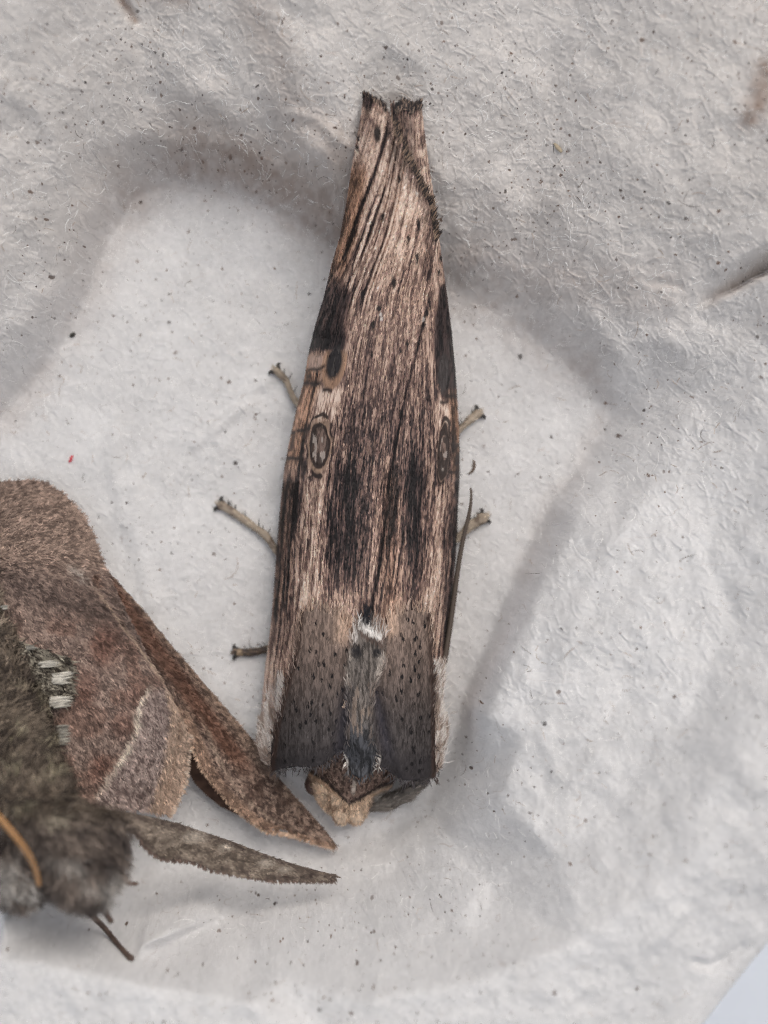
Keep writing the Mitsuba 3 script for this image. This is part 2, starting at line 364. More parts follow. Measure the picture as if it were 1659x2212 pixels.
def carton_col(p, n, uv):
    X, Y = p.x / U, p.y / U
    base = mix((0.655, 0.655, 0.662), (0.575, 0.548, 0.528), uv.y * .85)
    base = base * (0.90 + 0.2 * fbm(X * .011, Y * .011, 3.0, 3)) * (0.93 + .07 * noise(X * .4, Y * .4, 5.0) + .08 * noise(X * .14, Y * .14, 6.0))
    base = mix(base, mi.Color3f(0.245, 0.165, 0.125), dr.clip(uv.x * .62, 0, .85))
    # dark flecks of ink and bark in the pulp, three sizes, mostly a little elongated
    warp = 5 * noise(X * .06, Y * .06, 9.0)
    crowd = .25 + 1.6 * smoothstep(.35, .75, fbm(X * .006, Y * .006, 21.0, 2)) * (.7 + .5 * uv.y)
    for cell, keep, r0, r1, seed in ((30, .34, 1.4, 3.4, 1), (64, .24, 2.4, 5.2, 2), (15, .26, .8, 1.9, 3)):
        x, y = X / cell + seed * 13.7, Y / cell + seed * 7.1
        d1, d2, w = voronoi(x, y)
        keep_here = keep * crowd * (1 + .5 * uv.y + 1.1 * dr.clip(uv.x, 0, 1))
        rad = (r0 + (r1 - r0) * dr.square(w / dr.maximum(keep_here, .01)))
        el = 0.55 + .9 * noise(X * .3, Y * .3, seed * 5.0)
        m = (1 - smoothstep(rad * .6, rad * 1.25, d1 * cell * el + warp * .08)) * dr.select(w < keep_here, 1.0, 0.0)
        tone = cell_rand(w * 9973, seed)
        dark = mix((0.045, 0.040, 0.040), (0.20, 0.135, 0.105), tone)
        base = mix(base, dark, m * (.62 + .35 * cell_rand(w * 7919, seed + 4)))
    # the mat of fibres: paler and darker threads
    wx, wy = X + 16 * noise(X * .05, Y * .05, 31.0) + 7 * noise(X * .13, Y * .13, 32.0), Y + 16 * noise(X * .05, Y * .05, 33.0) + 7 * noise(X * .13, Y * .13, 34.0)
    for f, seed, tone, amt in ((.115, 41.0, 1.20, .55), (.085, 45.0, 1.25, .5), (.125, 43.0, .72, .5), (.07, 47.0, .70, .42)):
        m = (1 - smoothstep(.012, .050, dr.abs(noise(wx * f, wy * f * .8, seed) - .5))) * smoothstep(.42, .62, noise(X * .05, Y * .05, seed + 1)) * (.55 + .45 * smoothstep(.0, .5, uv.y))
        base = base * (1 + (tone - 1) * m * amt)
    # thin brownish threads
    th = noise(X * .045 + 3 * noise(X * .02, Y * .02, 4.0), Y * .045, 12.0)
    thr = (1 - smoothstep(.0, .018, dr.abs(th - .5))) * smoothstep(.62, .75, noise(X * .03, Y * .03, 15.0))
    return mix(base, mi.Color3f(.33, .25, .21), thr * .30)


scene['carton_bsdf'] = {'type': 'principled', 'base_color': proc(carton_col), 'roughness': 0.9, 'specular': 0.15}
scene['carton_bsdf'] = {'type': 'twosided', 'bsdf': scene['carton_bsdf']}
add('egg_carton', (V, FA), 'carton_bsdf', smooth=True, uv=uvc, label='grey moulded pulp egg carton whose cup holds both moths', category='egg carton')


def hgt(x, y):
    """Height of the carton (d) at plan position x, y (d)."""
    return map_coordinates(H, [(np.asarray(y, float) - gy[0]) / STEP, (np.asarray(x, float) - gx[0]) / STEP], order=1, mode='nearest')


def hgt_at(X, Y):
    """Height of the carton seen at the measured spot X, Y."""
    z = np.zeros(np.shape(X))
    for _ in range(40):
        k = (HC - z) / HC
        z = .6 * z + .4 * hgt(829.5 + (np.asarray(X) - 829.5) * k, 1106 + (np.asarray(Y) - 1106) * k)
    return z


# loose fibres standing proud of the pulp
r = np.random.default_rng(5)
N = 15000
x, y = r.uniform(-60, 1740, N), r.uniform(-60, 2250, N)
dens = np.where(hgt(x, y) > 15, 1, .55) * np.where(y > 1750, .6, 1) * np.clip(.25 + 1.5 * meshkit.fbm(np.stack([x / 120, y / 120, x * 0], -1), 2, 41), 0, 1)
keep = (r.random(N) < dens) & shapely.contains_xy(Polygon(rim).buffer(-20), x, y)
x, y = x[keep], y[keep]; N = len(x)
a, L, kap = r.uniform(0, 2 * np.pi, N), r.lognormal(3.1, .42, N), r.normal(0, .045, N)
K = 5
pts = np.zeros((N, K, 3)); lift = r.uniform(-.8, 2.0, N) * np.where(r.random(N) < .10, 2.4, 1)
for k in range(K):
    pts[:, k] = np.stack([x, y, hgt(x, y) + .5 + lift * math.sin(math.pi * (.1 + .75 * k / (K - 1)))], 1)
    x, y, a = x + np.cos(a) * L / K, y + np.sin(a) * L / K, a + kap * L / K
wid = r.uniform(.6, 1.5, N)[:, None] * np.array([.6, 1, 1, .9, .4])
pm = np.stack([(pts[..., 0] - 829.5) * U, (1106 - pts[..., 1]) * U, pts[..., 2] * U], -1)
t = unit(np.gradient(pm, axis=1)); s1 = unit(np.cross(t, np.stack([r.normal(0, .5, N), r.normal(0, .5, N), np.ones(N)], -1)[:, None]))
vv = np.stack([pm - s1 * wid[..., None] * .5 * U, pm + s1 * wid[..., None] * .5 * U], 2).reshape(-1, 3)
fl = [f for k in range(K - 1) for f in ((2 * k, 2 * k + 1, 2 * k + 3), (2 * k, 2 * k + 3, 2 * k + 2))]
ff = ((np.arange(N) * K * 2)[:, None, None] + np.array(fl)[None]).reshape(-1, 3)
tint = r.random(N)
fc = np.where(tint[:, None] < .93, np.array([.78, .775, .77]) * r.uniform(.86, 1.1, (N, 1)), np.where(tint[:, None] < .985, np.array([.40, .33, .28]), np.array([.12, .10, .09])) * r.uniform(.7, 1.3, (N, 1)))
add('egg_carton__fibre', (vv, ff), 'scale_bsdf', color=np.clip(np.repeat(fc, K * 2, 0), 0, .87), kind='stuff')

# ------------------------------------------------------------------ the table far below the rim
scene['table_bsdf'] = {'type': 'diffuse', 'reflectance': proc(lambda p, n, uv: mi.Color3f(.66, .705, .775) * (.97 + .06 * fbm(p.x * 6, p.y * 6, 0.0, 3)))}
tz = -2300 * U
add('table', trimesh.creation.box([8, 8, .05], trimesh.transformations.translation_matrix([0, 0, tz - .025])), 'table_bsdf',
    label='pale bluish white table top beyond the rim of the carton', kind='structure')

# ================================================================== THE SLENDER MOTH
# Its outline, head below, wing tips above: left and right edge of the folded wings for each Y
LY = [205, 260, 350, 430, 510, 570, 640, 700, 755, 830, 880, 950, 1005, 1100, 1200, 1300, 1370, 1440, 1540, 1700]
LX = [786, 778, 762, 750, 735, 717, 700, 682, 668, 655, 641, 626, 615, 605, 597, 590, 583, 573, 564, 560]
RY = [205, 270, 350, 430, 500, 570, 640, 720, 800, 880, 970, 1030, 1100, 1200, 1300, 1400, 1480, 1540, 1700]
RX = [908, 915, 925, 938, 946, 956, 966, 976, 984, 989, 993, 993, 989, 985, 976, 965, 957, 950, 945]
# inner edge of the upper (left) wing: along the seam, then its long oblique outer edge up to the tip
SY = [205, 236, 300, 350, 400, 440, 520, 640, 850, 1022, 1188, 1335, 1560]
SX = [834, 838, 860, 882, 908, 930, 946, 932, 880, 845, 826, 803, 790]
Lf, Rf, Sf = (lambda y: np.interp(y, LY, LX)), (lambda y: np.interp(y, RY, RX)), (lambda y: np.interp(y, SY, SX))

yy = np.linspace(200, 1720, 200)
under = np.max([hgt_at(Lf(yy) + (Rf(yy) - Lf(yy)) * s, yy) for s in np.linspace(.1, .9, 7)], axis=0)
rest = np.maximum(gaussian_filter(under, 3), 0) + 6
straight = np.interp(yy, [200, 620, 900, 1000], [rest[0] + 6, rest[0] * .42, 30, 6])
rest = gaussian_filter(np.maximum(rest, straight), 5)
Bf = lambda y: np.interp(y, yy, rest)                                   # height of its underside
Hf = lambda y: np.interp(y, [205, 300, 420, 600, 800, 1000, 1300, 1560, 1700], [38, 62, 92, 130, 172, 205, 225, 215, 200])   # how high the wings arch over it


def arch(X, Y):
    L, R = Lf(Y), Rf(Y)
    t = np.clip((X - (L + R) / 2) / ((R - L) / 2), -1, 1)
    return Bf(Y) + 14 + (Hf(Y) - 14) * np.clip(1 - np.abs(t) ** 2.7, 0, 1) ** .62


A_Y, A_V = [200, 330, 640, 850, 1050], [.55, .41, .06, .02, 0.0]           # how far the streaks of the upper wing lean


def lateral(X, Y, left):
    L, R = pw(Y, LY, LX), pw(Y, RY, RX)
    t = (X - L) / (R - L)
    q = (t - pw(Y, A_Y, A_V) * left) * 380
    return t, q, X - L, R - X


RAMP = ((.78, .625, .525), (.50, .355, .285), (.205, .133, .113), (.060, .042, .041), (.013, .011, .012))


def ramp(tone):
    c = mi.Color3f(RAMP[0])
    for k in range(4):
        c = mix(c, mi.Color3f(RAMP[k + 1]), smoothstep(k * .25, k * .25 + .25, tone))
    return c


DOTS = [(931, 455, 5, 7), (936, 478, 4, 8), (944, 505, 5, 7), (952, 560, 4, 6), (948, 590, 3, 6), (900, 560, 4, 12), (880, 520, 3, 9), (818, 668, 5, 8), (804, 706, 5, 9), (922, 677, 4, 6), (914, 706, 5, 7), (784, 637, 6, 7), (903, 488, 5, 14), (850, 612, 5, 12), (939, 520, 6, 9), (862, 388, 4, 8), (773, 265, 5, 4), (774, 300, 4, 6),
        (772, 322, 4, 6), (815, 290, 8, 18), (826, 470, 4, 10), (864, 760, 3, 5), (803, 770, 3, 6), (880, 745, 3, 6)]


def wing_pattern(X, Y, left):
    t, q, a, b = lateral(X, Y, left)
    warp = 5 * (noise(X * .03, Y * .012, 2.0) - .5)
    n0 = noise(q * .15 + warp * .2, Y * .0075 + 3)
    n1, n2 = noise((q + warp) * .30, Y * .020), noise((q + warp) * .58 + 40, Y * .046)
    n3 = noise(q * .11, Y * .008 + 7)
    grain = noise((X + warp) * .48, Y * .11, 3.0)
    s = .40 * n1 + .32 * n2 + .28 * grain
    sc = smoothstep(.26, .74, s)
    wob = 14 * (noise(X * .06, Y * .03, 8.0) - .5)
    D = pw(Y, [205, 240, 300, 420, 540, 640, 720, 830, 920, 1020, 1150, 1270, 1340, 1420, 1540], [.50, .30, .24, .19, .22, .30, .39, .50, .58, .61, .59, .54, .45, .22, .14])
    D = D + (n0 - .5) * .26 + (n3 - .5) * .16
    # two soft dark clouds along the middle, paler strips outside them
    taper = smoothstep(960, 1060, Y) * (1 - smoothstep(1180, 1310, Y + 40 * (n1 - .5)))
    D = D + gau(X - 748 + wob, 30) * taper * .36 + gau(X - 896 + .7 * wob - (Y - 1120) * .03, 19) * smoothstep(930, 1040, Y) * (1 - smoothstep(1190, 1310, Y + 40 * (n1 - .5))) * .38
    D = D + gau(X - 712 + .5 * wob, 8) * win(Y, 1080, 1290, 40) * .28 + gau(X - 925, 7) * win(Y, 1020, 1180, 40) * .14
    D = D - gau(a - 76 + wob, 32) * win(Y, 1020, 1340, 40) * .36 - gau(b - 42, 22) * win(Y, 1060, 1400, 40) * .34
    D = D - gau(X - 812, 16) * win(Y, 1150, 1290, 40) * .12
    D = D + (1 - smoothstep(14, 40, a + wob)) * win(Y, 1035, 1330, 25) * .05 + (1 - smoothstep(4, 14, b)) * win(Y, 1040, 1400, 30) * .4
    D = D - gau(X - 740, 22) * win(Y, 1290, 1400, 25) * .20 - gau(X - 848, 18) * win(Y, 1290, 1390, 20) * .24
    D = D - gau(X - 870 + (Y - 500) * .15, 26) * win(Y, 400, 560, 40) * .20
    # lower flank: rust brown between 380 and 580; cream between the two eye spots
    D = D + (1 - smoothstep(20, 46, a + wob)) * win(Y, 360, 585, 30) * .24 * left
    D = D - gau(a - 62, 30) * win(Y, 838, 912, 12) * .46 * left - gau(b - 32, 17) * win(Y, 862, 930, 12) * .44
    D = D - (1 - smoothstep(28, 44, a)) * win(Y, 765, 1040, 14) * .20 * left
    # dusky scatter before the outer edge
    D = D + smoothstep(.50, .72, noise(X * .055, Y * .045, 4.0)) * (1 - smoothstep(250, 400, Y - (X - 830) * .9)) * .30
    tone = D + .01 + (sc - .5) * (.38 + .10 * win(Y, 860, 1300, 60)) + (grain - .5) * .16
    # rusty streaks in the cream outer field
    tone = tone + smoothstep(.60, .76, noise(q * .12 + 11, Y * .014)) * win(Y, 440, 680, 40) * .26
    # grooves of the veins towards the wing tip
    for q0, w in ((64, 3.0), (96, 2.4), (112, 2.2), (38, 2.0)):
        tone = tone + gau(q - q0 + 3 * (n3 - .5), w) * win(Y, 250, 700, 50) * .42 * smoothstep(.25, .55, noise(q0, Y * .014)) * left
        tone = tone - gau(q - q0 - 7, w) * win(Y, 260, 700, 50) * .22 * left
    for x0, w in ((842, 3.4), (828, 2.6), (700, 2.2), (686, 2), (664, 2.4), (868, 2.2), (858, 1.8)):
        tone = tone + gau(X - x0 + (Y - 1180) * .16 + 2 * (n3 - .5), w) * win(Y, 1010, 1320, 40) * .30
    for a0, w in ((9, 2.4), (20, 2.2), (30, 2.6)):
        tone = tone + gau(a - a0 + 2 * (n3 - .5), w) * win(Y, 1040, 1520, 40) * .36
    for b0, w in ((7, 2.0), (16, 1.8), (27, 1.6)):
        tone = tone + gau(b - b0, w) * win(Y, 1130, 1480, 40) * .36
    tone = tone + gau(a - 31 - (Y - 980) * .03, 2.8) * win(Y, 770, 1130, 30) * .55
    tone = tone + gau(pw(Y, SY, SX) - X - 3, 3.2) * win(Y, 640, 1335, 20) * .42  # shadow along the overlapping edge, painted into the seam
    # painted shade of the cleft between the wing tips, and the pale rib beside it
    cl = X - pw(Y, [225, 290, 370, 445, 540, 640], [845, 836, 811, 782, 750, 722])
    tone = tone + gau(cl, 4.5) * win(Y, 215, 560, 40) * .75 * left - gau(cl + 11, 5) * win(Y, 240, 620, 40) * .28 * left
    tone = tone + gau(cl - 22 + 4 * (n3 - .5), 3) * win(Y, 400, 660, 30) * .55 * left + gau(cl - 36, 2.5) * win(Y, 340, 640, 30) * .45 * left - gau(cl - 29, 3.5) * win(Y, 300, 660, 30) * .22 * left
    # black blotches on both edges
    edge_l = pw(Y, [560, 640, 700, 752, 768], [8, 50, 58, 70, 44])
    bl = (1 - smoothstep(edge_l - 14, edge_l + 10, a + 1.6 * wob + 26 * (s - .5))) * smoothstep(545, 640, Y + 60 * (s - .5)) * (1 - smoothstep(752, 768, Y + 1.2 * wob)) * left
    edge_r = pw(Y, [600, 690, 800, 850], [4, 32, 42, 34])
    br = (1 - smoothstep(edge_r - 5, edge_r + 5, b + .5 * wob + 8 * (s - .5))) * win(Y, 616, 842, 10)
    tone = mix_f(tone, .84 + .42 * (sc - .5) + .16 * smoothstep(690, 740, Y), bl)
    tone = mix_f(tone, .88 + .34 * (sc - .5), br)
    col = ramp(dr.clip(tone, 0, 1))
    # rust tint
    rust = dr.clip((1 - smoothstep(22, 52, a)) * win(Y, 360, 600, 30) * .95 * left + (1 - smoothstep(26, 44, a)) * win(Y, 765, 1000, 20) * .95 * left + (1 - smoothstep(12, 24, b)) * win(Y, 842, 1030, 14) * 1.0
                   + gau(X - 842, 22) * win(Y, 1020, 1330, 50) * .55 + (1 - smoothstep(20, 44, a)) * win(Y, 1000, 1330, 30) * .45 + gau(X - 742, 18) * win(Y, 1330, 1395, 16) * .5
                   + gau(X - 865, 60) * win(Y, 450, 680, 50) * .16, 0, 1)
    lum = dr.clip(mi.luminance(col), 0, 1)
    col = mix(col, mi.Color3f(.94, .50, .30) * (lum * 1.06), rust * .8)
    pale = win(a, 4, 40, 6) * win(Y, 768, 800, 8) * left
    col = mix(col, mi.Color3f(.58, .42, .35) * (.55 + .75 * sc), pale * .8)
    # kidney spots: black, with a tan rim
    m, rr = spot(X, Y, 722, 784, 17, 37, lean=.16)
    rim_ = (1 - smoothstep(1.45, 1.7, rr)) * smoothstep(752, 770, Y) * left
    col = mix(col, mi.Color3f(.40, .245, .165) * (.7 + .6 * sc), rim_ * .85)
    col = mix(col, mi.Color3f(.028, .025, .027) + mi.Color3f(.05, .045, .04) * smoothstep(.62, .8, s), m * left)
    m, rr = spot(X, Y, 957, 806, 11, 42, lean=.06)
    col = mix(col, mi.Color3f(.055, .047, .047) * (.7 + .7 * sc), m)
    # ringed spots: dark outline, mottled grey filling, pale halo and a second thin outline
    for x0, y0, rx, ry, amt in ((690, 963, 19, 47, left), (958, 976, 10.5, 47, 1.0)):
        m, rr = spot(X, Y, x0, y0, rx, ry, lean=.05, soft=.12)
        rr = rr + .36 * (noise(X * .08, Y * .045, 6.0) - .5)
        th = 19 / rx
        col = mix(col, mi.Color3f(.42, .29, .21) * (.7 + .6 * sc), (1 - smoothstep(1.16, 1.46, rr)) * amt * .6)
        col = mix(col, mi.Color3f(.030, .020, .018), win(rr, 1.36, 1.36 + .16 * th, .05) * amt * .95 * smoothstep(.42, .54, noise(X * .06, Y * .05, 2.0)))
        fill = mi.Color3f(.135, .095, .080) * (.45 + 1.2 * sc)
        fill = mix(fill, mi.Color3f(.50, .44, .40), smoothstep(.60, .74, noise(X * .22, Y * .06, 7.0)) * .6)
        fill = mix(fill, mi.Color3f(.03, .022, .02), smoothstep(.62, .70, noise(X * .15, Y * .06, 17.0)) * .8)
        col = mix(col, fill, (1 - smoothstep(.88, 1.08, rr)) * amt)
        col = mix(col, mi.Color3f(.032, .022, .020), win(rr, .84, .84 + .26 * th, .07) * amt * .97)
    # thin cross lines on the flanks
    def line(c, y0, x0, x1, w, amt, bow=0.0):
        d = Y - y0 - bow * (X - x0) - 5 * (noise(X * .13, y0, 1.0) - .5)
        return mix(c, mi.Color3f(.028, .020, .019), gau(d, w) * win(X, x0, x1, 3) * amt)
    for args in ((829, 648, 692, 6.6, .97, -.02), (842, 696, 716, 5.6, .95, .0), (931, 640, 670, 5.6, .97, -.16), (931, 618, 640, 7, .97, .2), (990, 606, 656, 6.2, .98, .0), (1006, 652, 664, 9, .9, .9), (1030, 664, 694, 4, .9, -.15),
                 (803, 660, 702, 4.5, .85, -.25), (814, 660, 674, 8, .85, .0), (856, 960, 1004, 7.5, .97, .0), (868, 950, 970, 4.4, .9, .0), (963, 972, 1004, 6.6, .97, .0), (1018, 966, 1004, 4.4, .95, .12), (985, 984, 1004, 6, .9, .0), (1002, 982, 1004, 5, .9, .0)):
        col = line(col, *args)
    for y0, y1 in ((940, 975),):
        col = mix(col, mi.Color3f(.05, .030, .028), win(Y, y0, y1, 3) * (1 - smoothstep(9, 13, a)) * win(a, 2, 40, 2) * .85 * left)
    for x, y, rx, ry in DOTS:
        m, rr = spot(X, Y, x, y, rx, ry, soft=.35)
        col = mix(col, mi.Color3f(.018, .016, .017), m * .95)
    for x, y in ((824, 690), (914, 692), (900, 420), (822, 680)):
        m, rr = spot(X, Y, x, y, 3, 5, soft=.4)
        col = mix(col, mi.Color3f(.7, .66, .62), m * .7)
    # sooty fringe at both tips and along the oblique outer edge
    tip = 1 - smoothstep(218, 246, Y - 16 * dr.sin((X - 784) * .16) - 10 * (n2 - .5))
    col = mix(col, ramp(dr.clip(.84 + .5 * (sc - .5), 0, 1)), tip * .9)
    if left:
        e = pw(Y, SY, SX) - X
        fr = (1 - smoothstep(4, 34, e + 34 * (n1 - .5))) * (1 - smoothstep(490, 540, Y)) * smoothstep(300, 350, Y)
        col = mix(col, ramp(dr.clip(.74 + .75 * (sc - .5), 0, 1)), fr * .85)
        dk = win(X, 838, 900, 12) * (1 - smoothstep(300, 400, Y))  # mottled dark scales, also painting the shade of the cleft
        col = mix(col, ramp(dr.clip(.74 + .9 * (sc - .5), 0, 1)), dk * .8)
    else:
        col = mix(col, ramp(dr.clip(.74 + .7 * (sc - .5), 0, 1)), (1 - smoothstep(884, 900, X + 10 * (n1 - .5))) * (1 - smoothstep(330, 420, Y)) * .9)
    return col


def mix_f(a, b, t):
    return a * (1 - t) + b * t


def left_col(p, n, uv):
    return wing_pattern(uv.x * 1000, uv.y * 1000, 1.0)


def right_col(p, n, uv):
    return wing_pattern(uv.x * 1000, uv.y * 1000, 0.0)


for nm, fn in (('upper_wing_bsdf', left_col), ('lower_wing_bsdf', right_col)):
    scene[nm] = {'type': 'twosided', 'bsdf': {'type': 'principled', 'base_color': proc(fn), 'roughness': 0.62, 'specular': 0.3, 'sheen': .2}}
labels['slender_moth'] = {'label': 'slender upright moth with bark patterned straw and brown wings on the grey cup floor', 'category': 'moth'}
M_ = 'slender_moth'


def wing_sheet(edge_in, left, y0, y1, nr, nc, seed):
    r_ = np.linspace(0, 1, nr)[:, None]
    s_ = np.linspace(0, 1, nc)[None, :]
    s_ = (s_ ** 1.5) if left else 1 - (1 - s_) ** 1.8
    rag = np.random.default_rng(seed).normal(0, 1, nc)
    Y = y0 + (y1 - y0) * r_ + 0 * s_
    top = (meshkit.fbm(np.stack([np.arange(nc) / 5., np.zeros(nc), np.zeros(nc)], -1), 2, seed) - .5) * 16 + rag * 2.5
    Y = Y + (top + (36 * s_[0] if left else 6 * np.sin(s_[0] * 9))) * np.clip(1 - r_ * 12, 0, 1)
    a, b = (Lf(Y), edge_in(Y)) if left else (edge_in(Y), Rf(Y))
    X = a + (b - a) * s_
    L, R = Lf(Y), Rf(Y)
    t = (X - L) / (R - L)
    q_ = (t - np.interp(Y, A_Y, A_V) * left) * 380
    f = meshkit.fbm(np.stack([q_ / 7, Y / 60, Y * 0], -1), 2, seed) - .5
    g = meshkit.fbm(np.stack([q_ / 26, Y / 240, Y * 0], -1), 2, seed + 3) - .5
    Z = arch(X, Y) + (15 if left else 0) + 3.2 * f + 7 * g * np.clip((800 - Y) / 250, .35, 1)
    if left:      # the folds of the veins near the tip
        for q0 in (38, 64, 96, 112):
            Z += -5 * np.exp(-((q_ - q0) / 4) ** 2) * np.clip((720 - Y) / 120, 0, 1)
        e = b - X
        Z += -6 * np.exp(-(e / 7) ** 2)
    v = P(X, Y, Z).reshape(-1, 3)
    low = P(X, Y, Z - 5).reshape(-1, 3)
    n = nr * nc
    F1 = grid_faces(nr, nc, flip=True)
    loop = np.r_[np.arange(nc), np.arange(2, nr + 1) * nc - 1, (nr - 1) * nc + np.arange(nc - 2, -1, -1), np.arange(nr - 2, 0, -1) * nc]
    l2 = np.roll(loop, -1)
    side = np.vstack([np.stack([loop, l2, l2 + n], 1), np.stack([loop, l2 + n, loop + n], 1)])
    uv = np.stack([X.ravel(), Y.ravel()], 1) / 1000
    return (np.vstack([v, low]), np.vstack([F1, F1[:, ::-1] + n, side])), np.vstack([uv, uv]), (np.stack([X.ravel(), Y.ravel()], 1), F1, Z.ravel())


up_mesh, up_uv, up_info = wing_sheet(Sf, 1, 206, 1530, 520, 130, 3)
add(M_ + '__forewing', up_mesh, 'upper_wing_bsdf', smooth=True, uv=up_uv, label='straw and brown forewing lying on top')
lo_mesh, lo_uv, lo_info = wing_sheet(lambda y: np.minimum(Sf(y), np.interp(y, [205, 300, 460, 640], [846, 850, 905, 940])) - np.interp(y, [205, 245, 290, 400], [-10, -4, 16, 34]), 0, 222, 1530, 520, 90, 4)
add(M_ + '__forewing_001', lo_mesh, 'lower_wing_bsdf', smooth=True, uv=lo_uv, label='right forewing mostly tucked beneath the other')


def wing_scales(info, left, N, seed):
    X, Y, p, n = on_patch(info, N, seed)
    r_ = np.random.default_rng(seed)
    lean = np.interp(Y, A_Y, A_V) * 0
    dl = np.gradient(Lf(np.arange(200, 1720.)))[np.clip((Y - 200).astype(int), 0, 1519)]
    drr = np.gradient(Rf(np.arange(200, 1720.)))[np.clip((Y - 200).astype(int), 0, 1519)]
    t = np.clip((X - Lf(Y)) / (Rf(Y) - Lf(Y)), 0, 1)
    dx = -(dl * (1 - t) + drr * t) + .28 * left * np.clip((820 - Y) / 200, 0, 1) + .12 * left * np.clip((1200 - Y) / 300, 0, 1) * t
    d = along(dx + r_.normal(0, .10, N), -np.ones(N), n)
    c = colours(left_col if left else right_col, X, Y)
    c = c * r_.lognormal(0, .26, (N, 1)) * (1 + r_.normal(0, .03, (N, 3)))
    fine_mark = (Y > 735) & (Y < 1045) & ((X - Lf(Y) < 92) | (Rf(Y) - X < 56))
    k = ~fine_mark | (r_.random(N) < .12)
    p, d, n, c, N = p[k], d[k], n[k], c[k], int(k.sum())
    return strips(p, d, n, r_.uniform(5, 10, N), r_.uniform(1.5, 2.6, N), r_.uniform(.4, 2.0, N), c)


_s = wing_scales(up_info, 1, 34000, 21)
add(M_ + '__forewing__scale', _s[:2], 'scale_bsdf', color=_s[2], kind='stuff')
_s = wing_scales(lo_info, 0, 15000, 22)
add(M_ + '__forewing_001__scale', _s[:2], 'scale_bsdf', color=_s[2], kind='stuff')

# sooty fringe hairs at the wing tips and along the oblique outer edge
r = np.random.default_rng(31)
fy = r.uniform(268, 520, 900); fx = Sf(fy) - r.uniform(0, 9, 900)
fz = arch(fx, fy) + 10
fn_ = np.tile([0.25, 0, .97], (900, 1))
d = along(.55 + r.normal(0, .25, 900), -np.ones(900) + r.normal(0, .2, 900), fn_)
fc = np.where(r.random((900, 1)) < .6, np.array([.024, .019, .019]), np.array([.22, .155, .115])) * r.uniform(.6, 1.4, (900, 1))
s1 = strips(P(fx, fy, fz), d, fn_, r.uniform(10, 24, 900), r.uniform(1.6, 2.6, 900), r.uniform(-2, 3, 900), fc)
tx = np.r_[r.uniform(786, 834, 420), r.uniform(854, 909, 420)]
ty = np.where(tx < 840, 210 + 32 * np.clip((tx - 788) / 50, 0, 1) ** 1.4, 230 + 5 * np.sin(tx * .2)) + r.uniform(-3, 12, 840)
d = along(r.normal(0, .18, 840) + (tx - 845) * .004, -np.ones(840), np.tile([0, 0, 1.], (840, 1)))
fc = np.where(r.random((840, 1)) < .78, np.array([.026, .022, .023]), np.array([.26, .19, .15])) * r.uniform(.6, 1.5, (840, 1))
s2 = strips(P(tx, ty, arch(tx, np.maximum(ty, 208)) + 6), d, np.tile([0, 0, 1.], (840, 1)), r.uniform(6, 17, 840), r.uniform(1.8, 3, 840), r.uniform(-3, 3, 840), fc)
_s = join(s1, s2)
add(M_ + '__fringe', _s[:2], 'scale_bsdf', color=_s[2], kind='stuff', label='sooty hair fringe along the wing tips')


